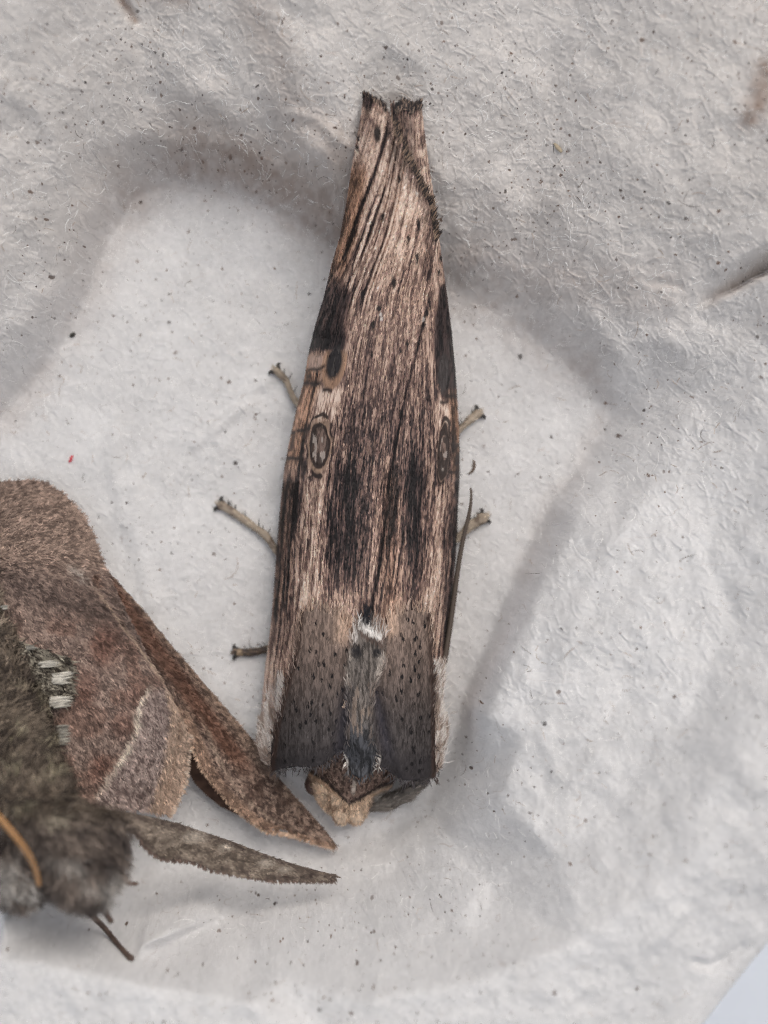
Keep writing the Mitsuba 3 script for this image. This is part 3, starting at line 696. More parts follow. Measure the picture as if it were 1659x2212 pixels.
# ---- thorax, collar and head
def body_col(p, n, uv):
    X, Y = uv.x * 1000, uv.y * 1000
    n1, n2 = noise(X * .30, Y * .07), noise(X * .55, Y * .16, 4.0)
    s = smoothstep(.3, .7, .6 * n1 + .4 * n2)
    f = smoothstep(1330, 1600, Y)
    plate = mix((.225, .168, .142), (.066, .058, .058), f) * (.68 + .64 * s)
    plate = mix(plate, mi.Color3f(.048, .044, .048), smoothstep(1600, 1655, Y + 14 * (n1 - .5)) * .75)
    # fine pits of black scales
    v1, v2, w = voronoi(X / 21, Y / 30)
    plate = mix(plate, mi.Color3f(.014, .013, .014), (1 - smoothstep(.12, .22, v1)) * dr.select(w < .62, 1.0, 0.0) * .97)
    # ridge between the shoulder plates
    cx = pw(Y, [1330, 1420, 1500, 1680], [788, 792, 778, 778])
    hw = pw(Y, [1330, 1400, 1440, 1500, 1560, 1620, 1680], [10, 30, 34, 26, 22, 34, 22])
    mid = win(X, cx - hw, cx + hw, 6)
    ridge = mix((.135, .118, .108), (.062, .064, .072), smoothstep(1540, 1600, Y)) * (.5 + 1.0 * s)
    ridge = mix(ridge, mi.Color3f(.30, .235, .195), smoothstep(.52, .7, noise(X * .22, Y * .05, 9.0)) * win(Y, 1480, 1590, 20) * .8)
    col = mix(plate, ridge, mid)
    col = mix(col, mi.Color3f(.52, .46, .41), gau(X - cx + hw, 5.5) * win(Y, 1405, 1490, 12) * .65 * (.5 + .7 * s))
    col = mix(col, mi.Color3f(.52, .46, .41), gau(X - cx - hw, 6) * win(Y, 1405, 1480, 12) * .65 * (.5 + .7 * s))
    col = mix(col, mi.Color3f(.055, .052, .066), gau(X - 745 + (Y - 1530) * .12, 15) * win(Y, 1490, 1640, 30) * .7 + gau(X - 818 - (Y - 1530) * .2, 14) * win(Y, 1490, 1640, 30) * .7)
    # black tip, white crescent, black marks at the rear end of the ridge
    m, rr = spot(X, Y, 790, 1340, 13, 20, soft=.4); col = mix(col, mi.Color3f(.012, .012, .016), m)
    d = Y - 1366 - (X - 800) * .55
    col = mix(col, mi.Color3f(.80, .77, .74), gau(d + 8 * (n2 - .5), 9) * win(X, 782, 828, 6) * .95)
    col = mix(col, mi.Color3f(.80, .77, .74), gau(X - 771 - (1370 - Y) * .3, 5) * win(Y, 1345, 1392, 6) * .8)
    col = mix(col, mi.Color3f(.10, .07, .06), gau(d - 17, 6) * win(X, 766, 830, 6) * .9)
    m, rr = spot(X, Y, 770, 1412, 12, 15, soft=.5); col = mix(col, mi.Color3f(.022, .021, .025), m * .9)
    m, rr = spot(X, Y, 815, 1411, 11, 10, soft=.5); col = mix(col, mi.Color3f(.018, .017, .02), m * .9)
    col = mix(col, mi.Color3f(.60, .43, .33) * (.75 + .5 * s), gau(X - 742, 19) * win(Y, 1318, 1392, 14) * .75 + gau(X - 846, 15) * win(Y, 1318, 1375, 12) * .75)
    # dark line on the outer margin of each plate
    ol = pw(Y, [1330, 1422, 1503, 1568, 1650], [650, 637, 614, 598, 588]); orr = pw(Y, [1330, 1405, 1503, 1599, 1680], [930, 933, 939, 939, 939])
    col = mix(col, mi.Color3f(.07, .045, .038), (1 - smoothstep(2, 8, dr.abs(X - ol - 3))) * .8 + (1 - smoothstep(2, 8, dr.abs(X - orr + 3))) * .8)
    for x, y in ((744, 1640), (814, 1648)):
        m, rr = spot(X, Y, x, y, 7, 15, lean=-.3 if x < 780 else .3, soft=.4); col = mix(col, mi.Color3f(.72, .67, .62), m * .9)
    return col


def head_col(p, n, uv):
    X, Y = uv.x * 1000, uv.y * 1000
    n1, n2 = noise(X * .22, Y * .16), noise(X * .5, Y * .4, 4.0)
    s = smoothstep(.3, .7, .55 * n1 + .45 * n2)
    brown = mi.Color3f(.175, .118, .097) * (.45 + 1.0 * s)
    brown = mix(brown, mi.Color3f(.42, .32, .26), smoothstep(.62, .8, n2) * .5)
    # V-shaped rim of the collar: below it the straw coloured face
    vee = pw(X, [640, 666, 705, 745, 754, 790, 820, 865], [1650, 1663, 1690, 1727, 1736, 1718, 1700, 1684])
    face = mix((.66, .50, .37), (.36, .25, .18), smoothstep(.50, .7, noise(X * .09, Y * .09, 3.0))) * (.66 + .6 * s)
    face = mix(face, mi.Color3f(.10, .062, .050), (1 - smoothstep(664, 690, X)) * .9)
    face = mix(face, mi.Color3f(.20, .185, .17) * (.6 + .7 * s), smoothstep(795, 812, X))
    col = mix(brown, face, smoothstep(vee - 2, vee + 4, Y))
    col = mix(col, mi.Color3f(.022, .016, .016), gau(Y - vee, 5.5) * .95)
    col = mix(col, mi.Color3f(.45, .30, .20), gau(Y - vee - 9, 5) * .6)
    m, rr = spot(X, Y, 764, 1702, 4.5, 15, lean=.1, soft=.4)
    return mix(col, mi.Color3f(.62, .54, .47), m * .9)


for nm, fn in (('thorax_bsdf', body_col), ('head_bsdf', head_col)):
    scene[nm] = {'type': 'twosided', 'bsdf': {'type': 'principled', 'base_color': proc(fn), 'roughness': 0.85, 'specular': 0.15}}

# the body itself: abdomen under the wings, thorax, head; one continuous surface
zt = 118
def ab(y, z, r_):
    return ((Lf(y) + Rf(y)) / 2, y, Bf(y) + z, r_)
chain = [[ab(640, 45, 38), ab(900, 80, 70)], [ab(900, 80, 70), ab(1250, 95, 92)], [ab(1250, 95, 92), (768, 1480, 104, 100)],
         [(768, 1480, 104, 100), (700, 1560, 92, 80), (832, 1560, 92, 80)], [(700, 1560, 92, 80), (832, 1560, 92, 80), (756, 1650, 82, 66)], [(756, 1650, 82, 66), (752, 1700, 66, 58)],
         [(712, 1676, 74, 46), (808, 1676, 72, 44), (752, 1710, 66, 52)], [(706, 1690, 62, 40), (724, 1728, 50, 32), (752, 1744, 46, 32)], [(752, 1700, 66, 54), (772, 1744, 46, 26)]]
bm = blob(chain, 7)
bx, by, bz = to_d(bm.vertices)
bm.vertices += bm.vertex_normals * (2.6 * (meshkit.fbm(np.stack([bx / 9, by / 14, bz / 9], -1), 2, 5) - .5) * U)[:, None]
add(M_ + '__body', bm, 'head_bsdf', smooth=True, uv=np.stack([bx, by], 1) / 1000, label='brown collared head with a straw coloured face')


def zthorax(X, Y):
    Y1 = np.minimum(Y, 1560)
    L, R = np.interp(Y, [1300, 1560, 1680], [590, 575, 572]), np.interp(Y, [1300, 1560, 1680], [980, 958, 954])
    t = np.clip((X - (L + R) / 2) / ((R - L) / 2), -1, 1)
    z = Bf(Y1) + 12 + (Hf(Y1) + 4) * np.clip(1 - np.abs(t) ** 3.4, 0, 1) ** .5
    z = z + 8 * np.clip((Y - 1330) / 60, 0, 1)
    front = np.interp(X, [585, 645, 700, 745, 780, 822, 870, 940], [1668, 1662, 1650, 1640, 1655, 1668, 1690, 1690])
    z = z - 30 * np.clip(1 - (front - Y) / 55, 0, 1) ** 2
    z = z - 13 * np.exp(-((X - 742 + (Y - 1530) * .12) / 13) ** 2) * np.clip((Y - 1470) / 60, 0, 1) - 13 * np.exp(-((X - 820 - (Y - 1530) * .2) / 13) ** 2) * np.clip((Y - 1470) / 60, 0, 1)
    return z


def fur_relief(seed, amp):
    return lambda X, Y: amp * (meshkit.fbm(np.stack([X / 7, Y / 24, X * 0], -1), 3, seed) - .5) + amp * .8 * (meshkit.noise(np.stack([X / 22, Y / 40, X * 0], -1), seed + 1) - .5)


left_plate = [(652, 1322), (690, 1316), (735, 1330), (762, 1372), (768, 1440), (762, 1500), (756, 1560), (752, 1610), (741, 1622), (725, 1630), (700, 1652), (672, 1658), (643, 1656), (615, 1660), (589, 1666), (584, 1650), (586, 1612), (598, 1568), (614, 1503), (637, 1422)]
right_plate = [(815, 1385), (845, 1330), (890, 1318), (930, 1326), (933, 1405), (939, 1503), (940, 1599), (944, 1640), (941, 1679), (910, 1686), (865, 1686), (836, 1664), (822, 1655), (806, 1632), (798, 1580), (796, 1500), (812, 1440)]
ridge = [(776, 1340), (790, 1322), (803, 1342), (832, 1372), (828, 1410), (830, 1440), (806, 1490), (800, 1560), (812, 1640), (800, 1668), (778, 1682), (760, 1672), (744, 1634), (752, 1560), (752, 1500), (756, 1440), (760, 1390)]
flank_l = [(604, 1470), (614, 1470), (616, 1490), (608, 1530), (598, 1570), (588, 1612), (584, 1655), (572, 1652), (558, 1622), (560, 1570), (575, 1530)]
flank_r = [(936, 1440), (956, 1445), (954, 1500), (952, 1540), (966, 1580), (962, 1610), (952, 1650), (944, 1672), (940, 1640), (940, 1560)]
_furs = []


def lay(X, Y, p, n, colour_fn, dx, dy, length, width, lift, seed, jit=.22, spread=.16):
    r_ = np.random.default_rng(seed)
    N = len(X)
    d = along(dx + r_.normal(0, spread, N), dy + r_.normal(0, spread * .5, N), n)
    c = colours(colour_fn, X, Y) * r_.lognormal(0, jit, (N, 1))
    return strips(p, d, n, length * r_.uniform(.6, 1.25, N), r_.uniform(*width, N), r_.uniform(*lift, N), c, bend=r_.normal(0, .12, N))


for key, poly, dz, lab, fan in (('shoulder_plate', left_plate, 1, 'dark grey furry shoulder plate with black flecks', -.0006), ('shoulder_plate_001', right_plate, 1, None, -.0006), ('thorax_ridge', ridge, 14, 'blue grey middle ridge with a white rear crescent', 0)):
    zf = (lambda X, Y, dz=dz, k=key: zthorax(X, Y) + dz + (10 * np.exp(-((X - 783) / 22) ** 2) if k == 'thorax_ridge' else 0))
    m, uv, info = patch(poly, zf, 5.5, 12, fur_relief(41, 5))
    add(M_ + '__' + key, m, 'thorax_bsdf', smooth=True, uv=uv, **({'label': lab} if lab else {}))
    N = int(Polygon(poly).area / 20)
    X, Y, p, n = on_patch(info, N, 43 + len(_furs))
    _s = lay(X, Y, p, n, body_col, (X - 775) * -.0012, -np.ones(N), 12, (1.4, 2.5), (.4, 2.2), 50 + len(_furs), .17)
    ring_ = LineString(poly + poly[:1]); k = int(ring_.length * .5)
    r_ = np.random.default_rng(340 + len(_furs))
    e = np.array([ring_.interpolate(t).coords[0] for t in r_.uniform(0, ring_.length, k)]) + r_.normal(0, 3, (k, 2))
    c0 = np.array(Polygon(poly).centroid.coords[0])
    out = unit(e - c0)
    nn = np.tile([0, 0, 1.], (k, 1))
    ec = colours(body_col, *(e - out * 6).T) * r_.lognormal(0, .3, (k, 1))
    toptip = np.clip((1400 - e[:, 1]) / 80, 0, 1)[:, None] * (key != 'thorax_ridge') * (r_.random((k, 1)) < .5)
    ec = ec * (1 - toptip) + toptip * np.array([.40, .29, .225])
    es = strips(P(e[:, 0], e[:, 1], zf(e[:, 0], e[:, 1]) + 1), along(out[:, 0] * .35 + r_.normal(0, .2, k), np.where(e[:, 1] > 1600, .35, -1.0) + r_.normal(0, .15, k), nn), nn, r_.uniform(8, 20, k) * (1 + (e[:, 1] < 1400) * .6), r_.uniform(1.4, 2.5, k), r_.uniform(-2, 4, k), ec, bend=r_.normal(0, .15, k))
    _s = join(_s, es)
    _furs.append(1)
    add(M_ + '__' + key + '__scale', _s[:2], 'scale_bsdf', color=_s[2], kind='stuff')

# white hairy sides below the shoulder plates
white_col = lambda p, n, uv: mix((.78, .73, .69), (.36, .27, .22), smoothstep(.42, .58, noise(uv.x * 260, uv.y * 45, 2.0)) * .85)
scene['flank_bsdf'] = {'type': 'twosided', 'bsdf': {'type': 'principled', 'base_color': proc(white_col), 'roughness': .85, 'specular': .15}}
for key, poly, x_in, sgn, sd in (('side_tuft', flank_l, 600, -1, 61), ('side_tuft_001', flank_r, 940, 1, 62)):
    zf = lambda X, Y: zthorax(np.clip(X, 590, 935), Y) - 6 - 1.1 * np.maximum(0, np.abs(X - 765) - 172)
    m, uv, info = patch(poly, zf, 5, 10, fur_relief(sd, 5))
    add(M_ + '__' + key, m, 'flank_bsdf', smooth=True, uv=uv, label='whitish hair tuft beside the shoulder')
    N = 1500
    X, Y, p, n = on_patch(info, N, sd)
    r_ = np.random.default_rng(sd)
    s1 = lay(X, Y, p, n, white_col, sgn * .15 + 0 * X, -np.ones(N), 26, (1.4, 2.6), (1, 7), sd + 1, .18, .22)
    k = 60
    i = r_.choice(N, k)
    wild = strips(p[i], along(sgn * .5 + r_.normal(0, .3, k), -np.ones(k) + r_.normal(0, .5, k), n[i]), n[i], r_.uniform(22, 46, k), r_.uniform(1.3, 2.2, k), r_.uniform(4, 16, k), np.tile([.80, .77, .74], (k, 1)), bend=r_.normal(0, .25, k))
    _s = join(s1, wild)
    add(M_ + '__' + key + '__hair', _s[:2], 'scale_bsdf', color=_s[2], kind='stuff')

# fur of the head and collar
fm = trimesh.Trimesh(bm.vertices, bm.faces, process=False)
c = fm.triangles_center; hx, hy, hz = to_d(c)
pick = np.nonzero((hy > 1612) & (fm.face_normals[:, 2] > -.15))[0]
r = np.random.default_rng(71)
i = r.choice(pick, 2600, p=fm.area_faces[pick] / fm.area_faces[pick].sum())
w3 = r.dirichlet([1, 1, 1], len(i))
p = (fm.triangles[i] * w3[..., None]).sum(1); n = fm.face_normals[i]
X, Y, Z = to_d(p)
facing = np.clip((Y - 1735) / 20, 0, 1)
_s = lay(X, Y, p, n, head_col, np.where(Y > 1715, .3 * np.sign(X - 752), 0) + 0 * X, np.where(Y > 1722, .8, -1.0), 9, (1.3, 2.3), (1.5, 5), 72, .25, .3)
add(M_ + '__body__fur', _s[:2], 'scale_bsdf', color=_s[2], kind='stuff')

# palps, eyes
for k, (x, y) in enumerate(((737, 1756), (769, 1756))):
    m = blob([[(x + (4 if k else -4) * -1, y - 20, 84, 15), (x, y + 4, 80, 17)], [(x, y + 4, 80, 17), (x, y + 12, 70, 13)]], 4, 4)
    X, Y, Z = to_d(m.vertices)
    key = M_ + '__palp' + ('_001' if k else '')
    palp_col = lambda p, n, uv: mi.Color3f(.66, .51, .385) * (.7 + .5 * noise(uv.x * 300, uv.y * 200))
    if k == 0:
        scene['palp_bsdf'] = {'type': 'principled', 'base_color': proc(palp_col), 'roughness': .85}
    add(key, m, 'palp_bsdf', smooth=True, uv=np.stack([X, Y], 1) / 1000, **({'label': 'small straw coloured furry palp'} if not k else {}))
    i = np.random.default_rng(80 + k).choice(len(m.faces), 420)
    X, Y, Z = to_d(m.triangles_center[i])
    _s = lay(X, Y, m.triangles_center[i], m.face_normals[i], palp_col, (X - x) * .06, np.ones(420), 11, (1.5, 2.4), (1, 5), 82 + k, .22, .3)
    add(key + '__hair', _s[:2], 'scale_bsdf', color=_s[2], kind='stuff')
scene['eye_bsdf'] = {'type': 'principled', 'base_color': {'type': 'rgb', 'value': [.075, .045, .038]}, 'roughness': .4, 'specular': .5}
for k, (x, y, z, r_) in enumerate(((676, 1694, 66, 21), (826, 1694, 66, 20))):
    m = trimesh.creation.icosphere(4, r_ * U); m.apply_scale([.85, 1.1, 1.0]); m.apply_translation(P(x, y, z))
    add(M_ + '__eye' + ('_001' if k else ''), m, 'eye_bsdf', smooth=True)

# ---- antennae, legs
scene['antenna_bsdf'] = {'type': 'principled', 'base_color': {'type': 'rgb', 'value': [.088, .068, .056]}, 'roughness': .7}
an = [(940, 1560, 110), (957, 1450, 74), (968, 1380, 60), (981, 1290, 58), (992, 1210, 62), (1005, 1145, 70), (1016, 1095, 74), (1017, 1055, 70)]
add(M_ + '__antenna', tube(P(*np.array(an, float).T), [6, 6, 6, 5.6, 5.2, 4.6, 3.6, 2.2], 10, 8), 'antenna_bsdf', smooth=True, label='thin dark antenna laid back along the right side')


def leg_col(p, n, uv):
    x, y, z = p.x / U, p.y / U, p.z / U
    s = noise(x * .16, y * .16, z * .16)
    return mix(mix((.42, .355, .285), (.28, .225, .175), s), mi.Color3f(.10, .07, .055), smoothstep(.66, .78, noise(x * .07, y * .07, 5.0)) * .7)


scene['leg_bsdf'] = {'type': 'principled', 'base_color': proc(leg_col), 'roughness': .75, 'specular': .3}
scene['claw_bsdf'] = {'type': 'principled', 'base_color': {'type': 'rgb', 'value': [.022, .020, .020]}, 'roughness': .45}
scene['dark_leg_bsdf'] = {'type': 'principled', 'base_color': proc(lambda p, n, uv: mix((.055, .042, .036), (.36, .27, .18), smoothstep(.5, .62, noise(p.x / U * .045, p.y / U * .07, 2.0)))), 'roughness': .7}
LEGS = [  # from the body outwards (X, Y, height over the carton), radii, spines on which side
    ([(668, 905, 40), (636, 862, 18), (616, 820, 12), (597, 800, 10)], [6, 6, 6.5, 9], 1, 'leg_bsdf', 'short pale hind leg on the left'),
    ([(640, 1240, 44), (598, 1190, 22), (574, 1157, 14), (532, 1126, 12), (500, 1104, 10), (477, 1091, 10)], [7, 7.5, 8, 8, 8, 10.5], 1, 'leg_bsdf', 'long pale middle leg on the left'),
    ([(640, 1400, 44), (580, 1402, 20), (545, 1409, 13), (512, 1409, 11)], [8, 8, 8, 9], 1, 'dark_leg_bsdf', 'dark banded front leg on the left'),
    ([(960, 960, 40), (992, 928, 20), (1016, 906, 13), (1033, 893, 11)], [6, 6.5, 8, 10.5], -1, 'leg_bsdf', 'short pale hind leg on the right'),
    ([(952, 1195, 44), (988, 1164, 22), (1016, 1136, 14), (1044, 1118, 12)], [7, 8, 10, 12.5], -1, 'leg_bsdf', 'stout pale middle leg on the right'),
    ([(780, 1742, 42), (838, 1734, 38), (882, 1712, 46), (910, 1690, 60)], [14, 17, 17, 13], 0, 'grey_leg_bsdf', 'grey front leg folded beside the face')]
scene['grey_leg_bsdf'] = {'type': 'principled', 'base_color': proc(lambda p, n, uv: mix(mix((.235, .215, .195), (.12, .105, .095), noise(p.x / U * .3, p.y / U * .12, 1.0)), mi.Color3f(.03, .026, .025), smoothstep(.60, .70, noise(p.x / U * .05, p.y / U * .05, 6.6)))), 'roughness': .8}
for k, (pts, rad, sp, mat, lab) in enumerate(LEGS):
    a = np.array(pts, float)
    z = hgt_at(a[:, 0], a[:, 1]) + a[:, 2]
    pm = P(a[:, 0], a[:, 1], z)
    # knuckled: five short joints towards the foot
    dense, rr = [], []
    for q0 in range(len(pm) - 1):
        for f in (0, .5):
            dense.append(pm[q0] * (1 - f) + pm[q0 + 1] * f); rr.append((rad[q0] * (1 - f) + rad[q0 + 1] * f) * (1.1 if f == 0 else .9))
    dense.append(pm[-1]); rr.append(rad[-1])
    key = M_ + '__leg' + (f'_{k:03d}' if k else '')
    leg = tube(dense, rr, 12, 5)
    X, Y, Z = to_d(leg.vertices)
    leg.vertices += leg.vertex_normals * (1.8 * (meshkit.fbm(np.stack([X / 6, Y / 6, Z / 6], -1), 2, 9) - .5) * U)[:, None]
    add(key, leg, mat, smooth=True, label=lab)
    if sp == 0:
        i = np.random.default_rng(95).choice(len(leg.faces), 900)
        X, Y, Z = to_d(leg.triangles_center[i])
        gcol = lambda p, n, uv: mi.Color3f(.23, .205, .185) * (.5 + noise(uv.x * 200, uv.y * 90))
        _s = lay(X, Y, leg.triangles_center[i], leg.face_normals[i], gcol, .9 + 0 * X, -.4 + 0 * X, 14, (1.5, 2.6), (1, 5), 96, .3, .3)
        add(key + '__hair', _s[:2], 'scale_bsdf', color=_s[2], kind='stuff')
        continue
    tipd = unit(pm[-1] - pm[-2]); sd = unit(np.cross(tipd, [0, 0, 1.]))
    for j, sg in enumerate((-1, 1)):
        b0 = pm[-1] + sd * sg * rad[-1] * .65 * U
        c_ = [b0 - tipd * 3 * U, b0 + tipd * 4 * U + sd * sg * 3 * U, b0 + tipd * 7 * U + sd * sg * 7 * U - [0, 0, 2 * U], b0 + tipd * 4 * U + sd * sg * 11 * U - [0, 0, 5 * U]]
        add(key + '__claw' + (f'_{j:03d}' if j else ''), tube(c_, [4.2, 4.4, 3.2, 1.2], 8, 4), 'claw_bsdf', smooth=True)
    # black spines along the forward edge, and a fuzz of pale scales
    r_ = np.random.default_rng(100 + k)
    ns = 11 if len(pts) > 4 else 4
    f = np.sort(r_.uniform(.25, .9, ns)); seg = f * (len(pm) - 1); q0 = seg.astype(int)
    base = pm[q0] + (pm[q0 + 1] - pm[q0]) * (seg - q0)[:, None]
    td = unit(pm[q0 + 1] - pm[q0]); nn = unit(np.cross(td, np.tile([0, 0, 1.], (ns, 1))))
    nn = np.where(nn[:, 1:2] < 0, -nn, nn)
    s1 = strips(base + nn * 6 * U, unit(nn * .8 + td * .6 + [0, 0, .3]), np.tile([0, 0, 1.], (ns, 1)), r_.uniform(12, 22, ns), 2.0, 2, np.tile([.03, .03, .035], (ns, 1)))
    i = r_.choice(len(leg.faces), 260)
    lc = np.array([.43, .37, .30]) if mat == 'leg_bsdf' else np.array([.16, .12, .09])
    s2 = strips(leg.triangles_center[i], unit(np.tile(tipd, (260, 1)) + r_.normal(0, .2, (260, 3))), leg.face_normals[i], r_.uniform(6, 11, 260), r_.uniform(1.4, 2.2, 260), r_.uniform(.5, 2, 260), lc * r_.lognormal(0, .3, (260, 1)))
    _s = join(s1, s2)
    add(key + '__bristle', _s[:2], 'scale_bsdf', color=_s[2], kind='stuff')

# ================================================================== THE BROWN MOTH (lower left, cut by the frame)
B_ = 'brown_moth'
labels[B_] = {'label': 'reddish brown furry moth with scalloped wings crouching at the left edge of the cup', 'category': 'moth'}
r = np.random.default_rng(200)


def scallop(pts, period, amp, side=1, seed=0):
    """The line through pts with small rounded teeth on it."""
    ls = LineString(pts)
    rr = np.random.default_rng(seed)
    out, s = [], 0.0
    while s < ls.length:
        L = period * rr.uniform(.75, 1.25)
        for f in (0, .2, .5, .8):
            t = min(s + f * L, ls.length)
            a, b = np.array(ls.interpolate(t).coords[0]), np.array(ls.interpolate(min(t + 1, ls.length)).coords[0])
            d = b - a if np.linalg.norm(b - a) > 1e-6 else np.array(pts[-1]) - np.array(pts[-2])
            d = d / np.linalg.norm(d)
            out.append(a + side * np.array([-d[1], d[0]]) * amp * (math.sin(math.pi * f) - .3) * rr.uniform(.6, 1.3))
        s += L
    return [tuple(p) for p in out]


def brown_col(p, n, uv):
    X, Y = uv.x * 1000, uv.y * 1000
    n1, n2, n3 = noise(X * .13, Y * .13), noise(X * .34, Y * .34, 4.0), noise(X * .028, Y * .028, 6.0)
    s = smoothstep(.28, .72, .45 * n1 + .55 * n2)
    col = mix((.125, .088, .076), (.365, .270, .228), s)
    col = mix(col, mi.Color3f(.315, .230, .185) * (.5 + .9 * s), win(Y, 1040, 1225, 40) * .55)              # tawny base
    col = mix(col, mi.Color3f(.185, .108, .084) * (.5 + .9 * s), smoothstep(.50, .70, n3) * win(Y, 1330, 1740, 40) * .6)
    for x, y, q in ((225, 1395, 34), (262, 1560, 26), (212, 1655, 26), (292, 1505, 22), (180, 1480, 30)):
        m, rr = spot(X, Y, x, y, q, q * 1.2, soft=.6)
        col = mix(col, mi.Color3f(.165, .078, .058) * (.5 + .8 * s), m * .55)
    col = mix(col, mi.Color3f(.085, .062, .056) * (.5 + .9 * s), gau(Y - 1290 - (X - 120) * .35, 36) * .6)    # dusky band
    # outer lobe: lilac grey beyond a pale broken line, tan fringe band
    lx = pw(Y, [1480, 1527, 1577, 1623, 1673, 1720], [322, 297, 291, 272, 238, 208])
    fx = pw(Y, [1480, 1540, 1600, 1650, 1700, 1765], [352, 366, 362, 352, 340, 318])
    lob = smoothstep(1470, 1500, Y)
    col = mix(col, mix((.150, .110, .102), (.43, .345, .315), s), smoothstep(lx - 8, lx + 12, X) * lob * .85)
    col = mix(col, mi.Color3f(.43, .315, .245) * (.62 + .6 * s), smoothstep(fx - 8, fx + 4, X + 12 * (n1 - .5)) * lob)
    col = mix(col, mi.Color3f(.21, .13, .09), gau(X - fx - 22 + 8 * (n1 - .5), 3) * lob * .5)
    col = mix(col, mi.Color3f(.70, .62, .52), gau(X - lx + 9 * (n1 - .5), 6.5) * lob * (1 - smoothstep(1700, 1730, Y)) * (.35 + .6 * smoothstep(.35, .6, noise(X * .05, Y * .05, 1.0))))
    d = X - 195 - (Y - 1259) * .735
    col = mix(col, mi.Color3f(.46, .345, .27), gau(d + 6 * (n1 - .5), 3.5) * win(Y, 1270, 1490, 20) * .75)
    col = mix(col, mi.Color3f(.50, .47, .43), gau(d + 16, 15) * gau(Y - 1240, 20) * .7 * s)
    return col


def flank_col(p, n, uv):
    X, Y = uv.x * 1000, uv.y * 1000
    n1, n2 = noise(X * .14 + Y * .05, Y * .14 - X * .05), noise(X * .36, Y * .36, 4.0)
    s = smoothstep(.28, .72, .45 * n1 + .55 * n2)
    # a: distance across the strip from its fold (0) to the leading edge
    a = ((X - 195) * .80 - (Y - 1259) * .60)
    col = mix((.085, .056, .046), (.34, .245, .198), smoothstep(.15, .95, s))
    col = mix(col, mi.Color3f(.165, .078, .052) * (.55 + .8 * s), win(a, 8, 44, 10) * win(Y, 1240, 1660, 40) * .75)
    col = mix(col, mi.Color3f(.34, .245, .19) * (.5 + .75 * s), smoothstep(46, 62, a + 14 * (n1 - .5)) * .55 * win(Y, 1200, 1740, 30))
    # tan scalloped margin with a thin pale line inside it
    mx = pw(Y, [1480, 1586, 1650, 1700, 1737, 1764, 1790, 1830], [362, 408, 436, 468, 505, 538, 600, 726])
    e = (X - mx)
    col = mix(col, mi.Color3f(.34, .225, .165) * (.5 + .75 * s), (1 - smoothstep(14, 30, e)) * smoothstep(1500, 1560, Y) * .85)
    col = mix(col, mi.Color3f(.48, .37, .29), gau(e - 40 + 8 * (n1 - .5), 3.2) * smoothstep(1520, 1600, Y) * .55)
    col = mix(col, mi.Color3f(.085, .050, .040), smoothstep(.56, .70, noise(X * .07, Y * .07, 3.0)) * smoothstep(1640, 1700, Y) * .6)
    return col


def blade_col(p, n, uv):
    X, Y = uv.x * 1000, uv.y * 1000
    n1, n2 = noise(X * .07, Y * .12), noise(X * .3, Y * .3, 4.0)
    s = .5 * n1 + .5 * n2
    col = mix((.115, .090, .072), (.30, .245, .20), smoothstep(.3, .7, s))
    top = pw(X, [255, 378, 501, 638, 729], [1750, 1778, 1819, 1869, 1892])
    bot = pw(X, [273, 342, 456, 592, 729], [1787, 1848, 1873, 1896, 1894])
    col = mix(col, mi.Color3f(.065, .046, .040), (gau(Y - top - 5, 8) * smoothstep(.35, .6, n1) + gau(bot - Y - 3, 7) * smoothstep(.3, .55, noise(X * .05, 3.0))) * .85)
    for x, y, q in ((415, 1806, 20), (482, 1827, 11), (570, 1862, 15), (608, 1876, 12)):
        m, rr = spot(X, Y, x, y, q * 1.2, q * .6, soft=.6)
        col = mix(col, mi.Color3f(.46, .40, .34), m * .75)
    return col


for nm, fn in (('brown_wing_bsdf', brown_col), ('brown_flank_bsdf', flank_col), ('brown_blade_bsdf', blade_col)):
    scene[nm] = {'type': 'twosided', 'bsdf': {'type': 'principled', 'base_color': proc(fn), 'roughness': .75, 'specular': .2}}


def heights(pts):
    a = np.array(pts, float)
    f = RBFInterpolator(a[:, :2] / 100, a[:, 2], kernel='linear', smoothing=.02)
    return lambda X, Y: f(np.stack([X, Y], 1) / 100)


hz = heights([(-160, 1060, 60), (0, 1042, 55), (60, 1035, 52), (130, 1062, 52), (175, 1108, 60), (205, 1165, 72), (232, 1236, 100), (195, 1259, 150), (120, 1130, 130), (40, 1110, 130), (100, 1230, 215), (20, 1250, 240),
              (-150, 1250, 250), (260, 1345, 195), (319, 1427, 215), (360, 1495, 222), (404, 1586, 172), (200, 1400, 258), (100, 1400, 290), (0, 1400, 315), (-150, 1400, 330), (250, 1560, 276), (150, 1560, 316), (0, 1560, 330), (-150, 1600, 330),
              (400, 1640, 128), (388, 1690, 118), (362, 1755, 120), (300, 1745, 190), (200, 1740, 285), (310, 1640, 216), (0, 1760, 330)])
lobe = [(-160, 1062), (0, 1041), (60, 1036), (100, 1044), (135, 1066), (160, 1090), (178, 1113), (192, 1138), (206, 1168), (216, 1200), (232, 1236), (262, 1300), (319, 1420), (362, 1492), (394, 1550), (405, 1584)]
lobe += scallop([(405, 1584), (407, 1605), (401, 1623), (401, 1640), (397, 1659), (396, 1686), (391, 1709), (364, 1760)], 15, 7, -1, 3)
lobe += [(335, 1756), (310, 1750), (250, 1752), (150, 1770), (0, 1790), (-160, 1790)]
relief = lambda X, Y: 5 * (meshkit.fbm(np.stack([X / 11, Y / 11, X * 0], -1), 3, 71) - .5) + 9 * (meshkit.noise(np.stack([X / 60, Y / 60, X * 0], -1), 72) - .5)
m, uv, info_h = patch(lobe, hz, 5.5, 9, relief)
add(B_ + '__hindwing', m, 'brown_wing_bsdf', smooth=True, uv=uv, label='broad mottled wing with a lilac grey scalloped lobe')

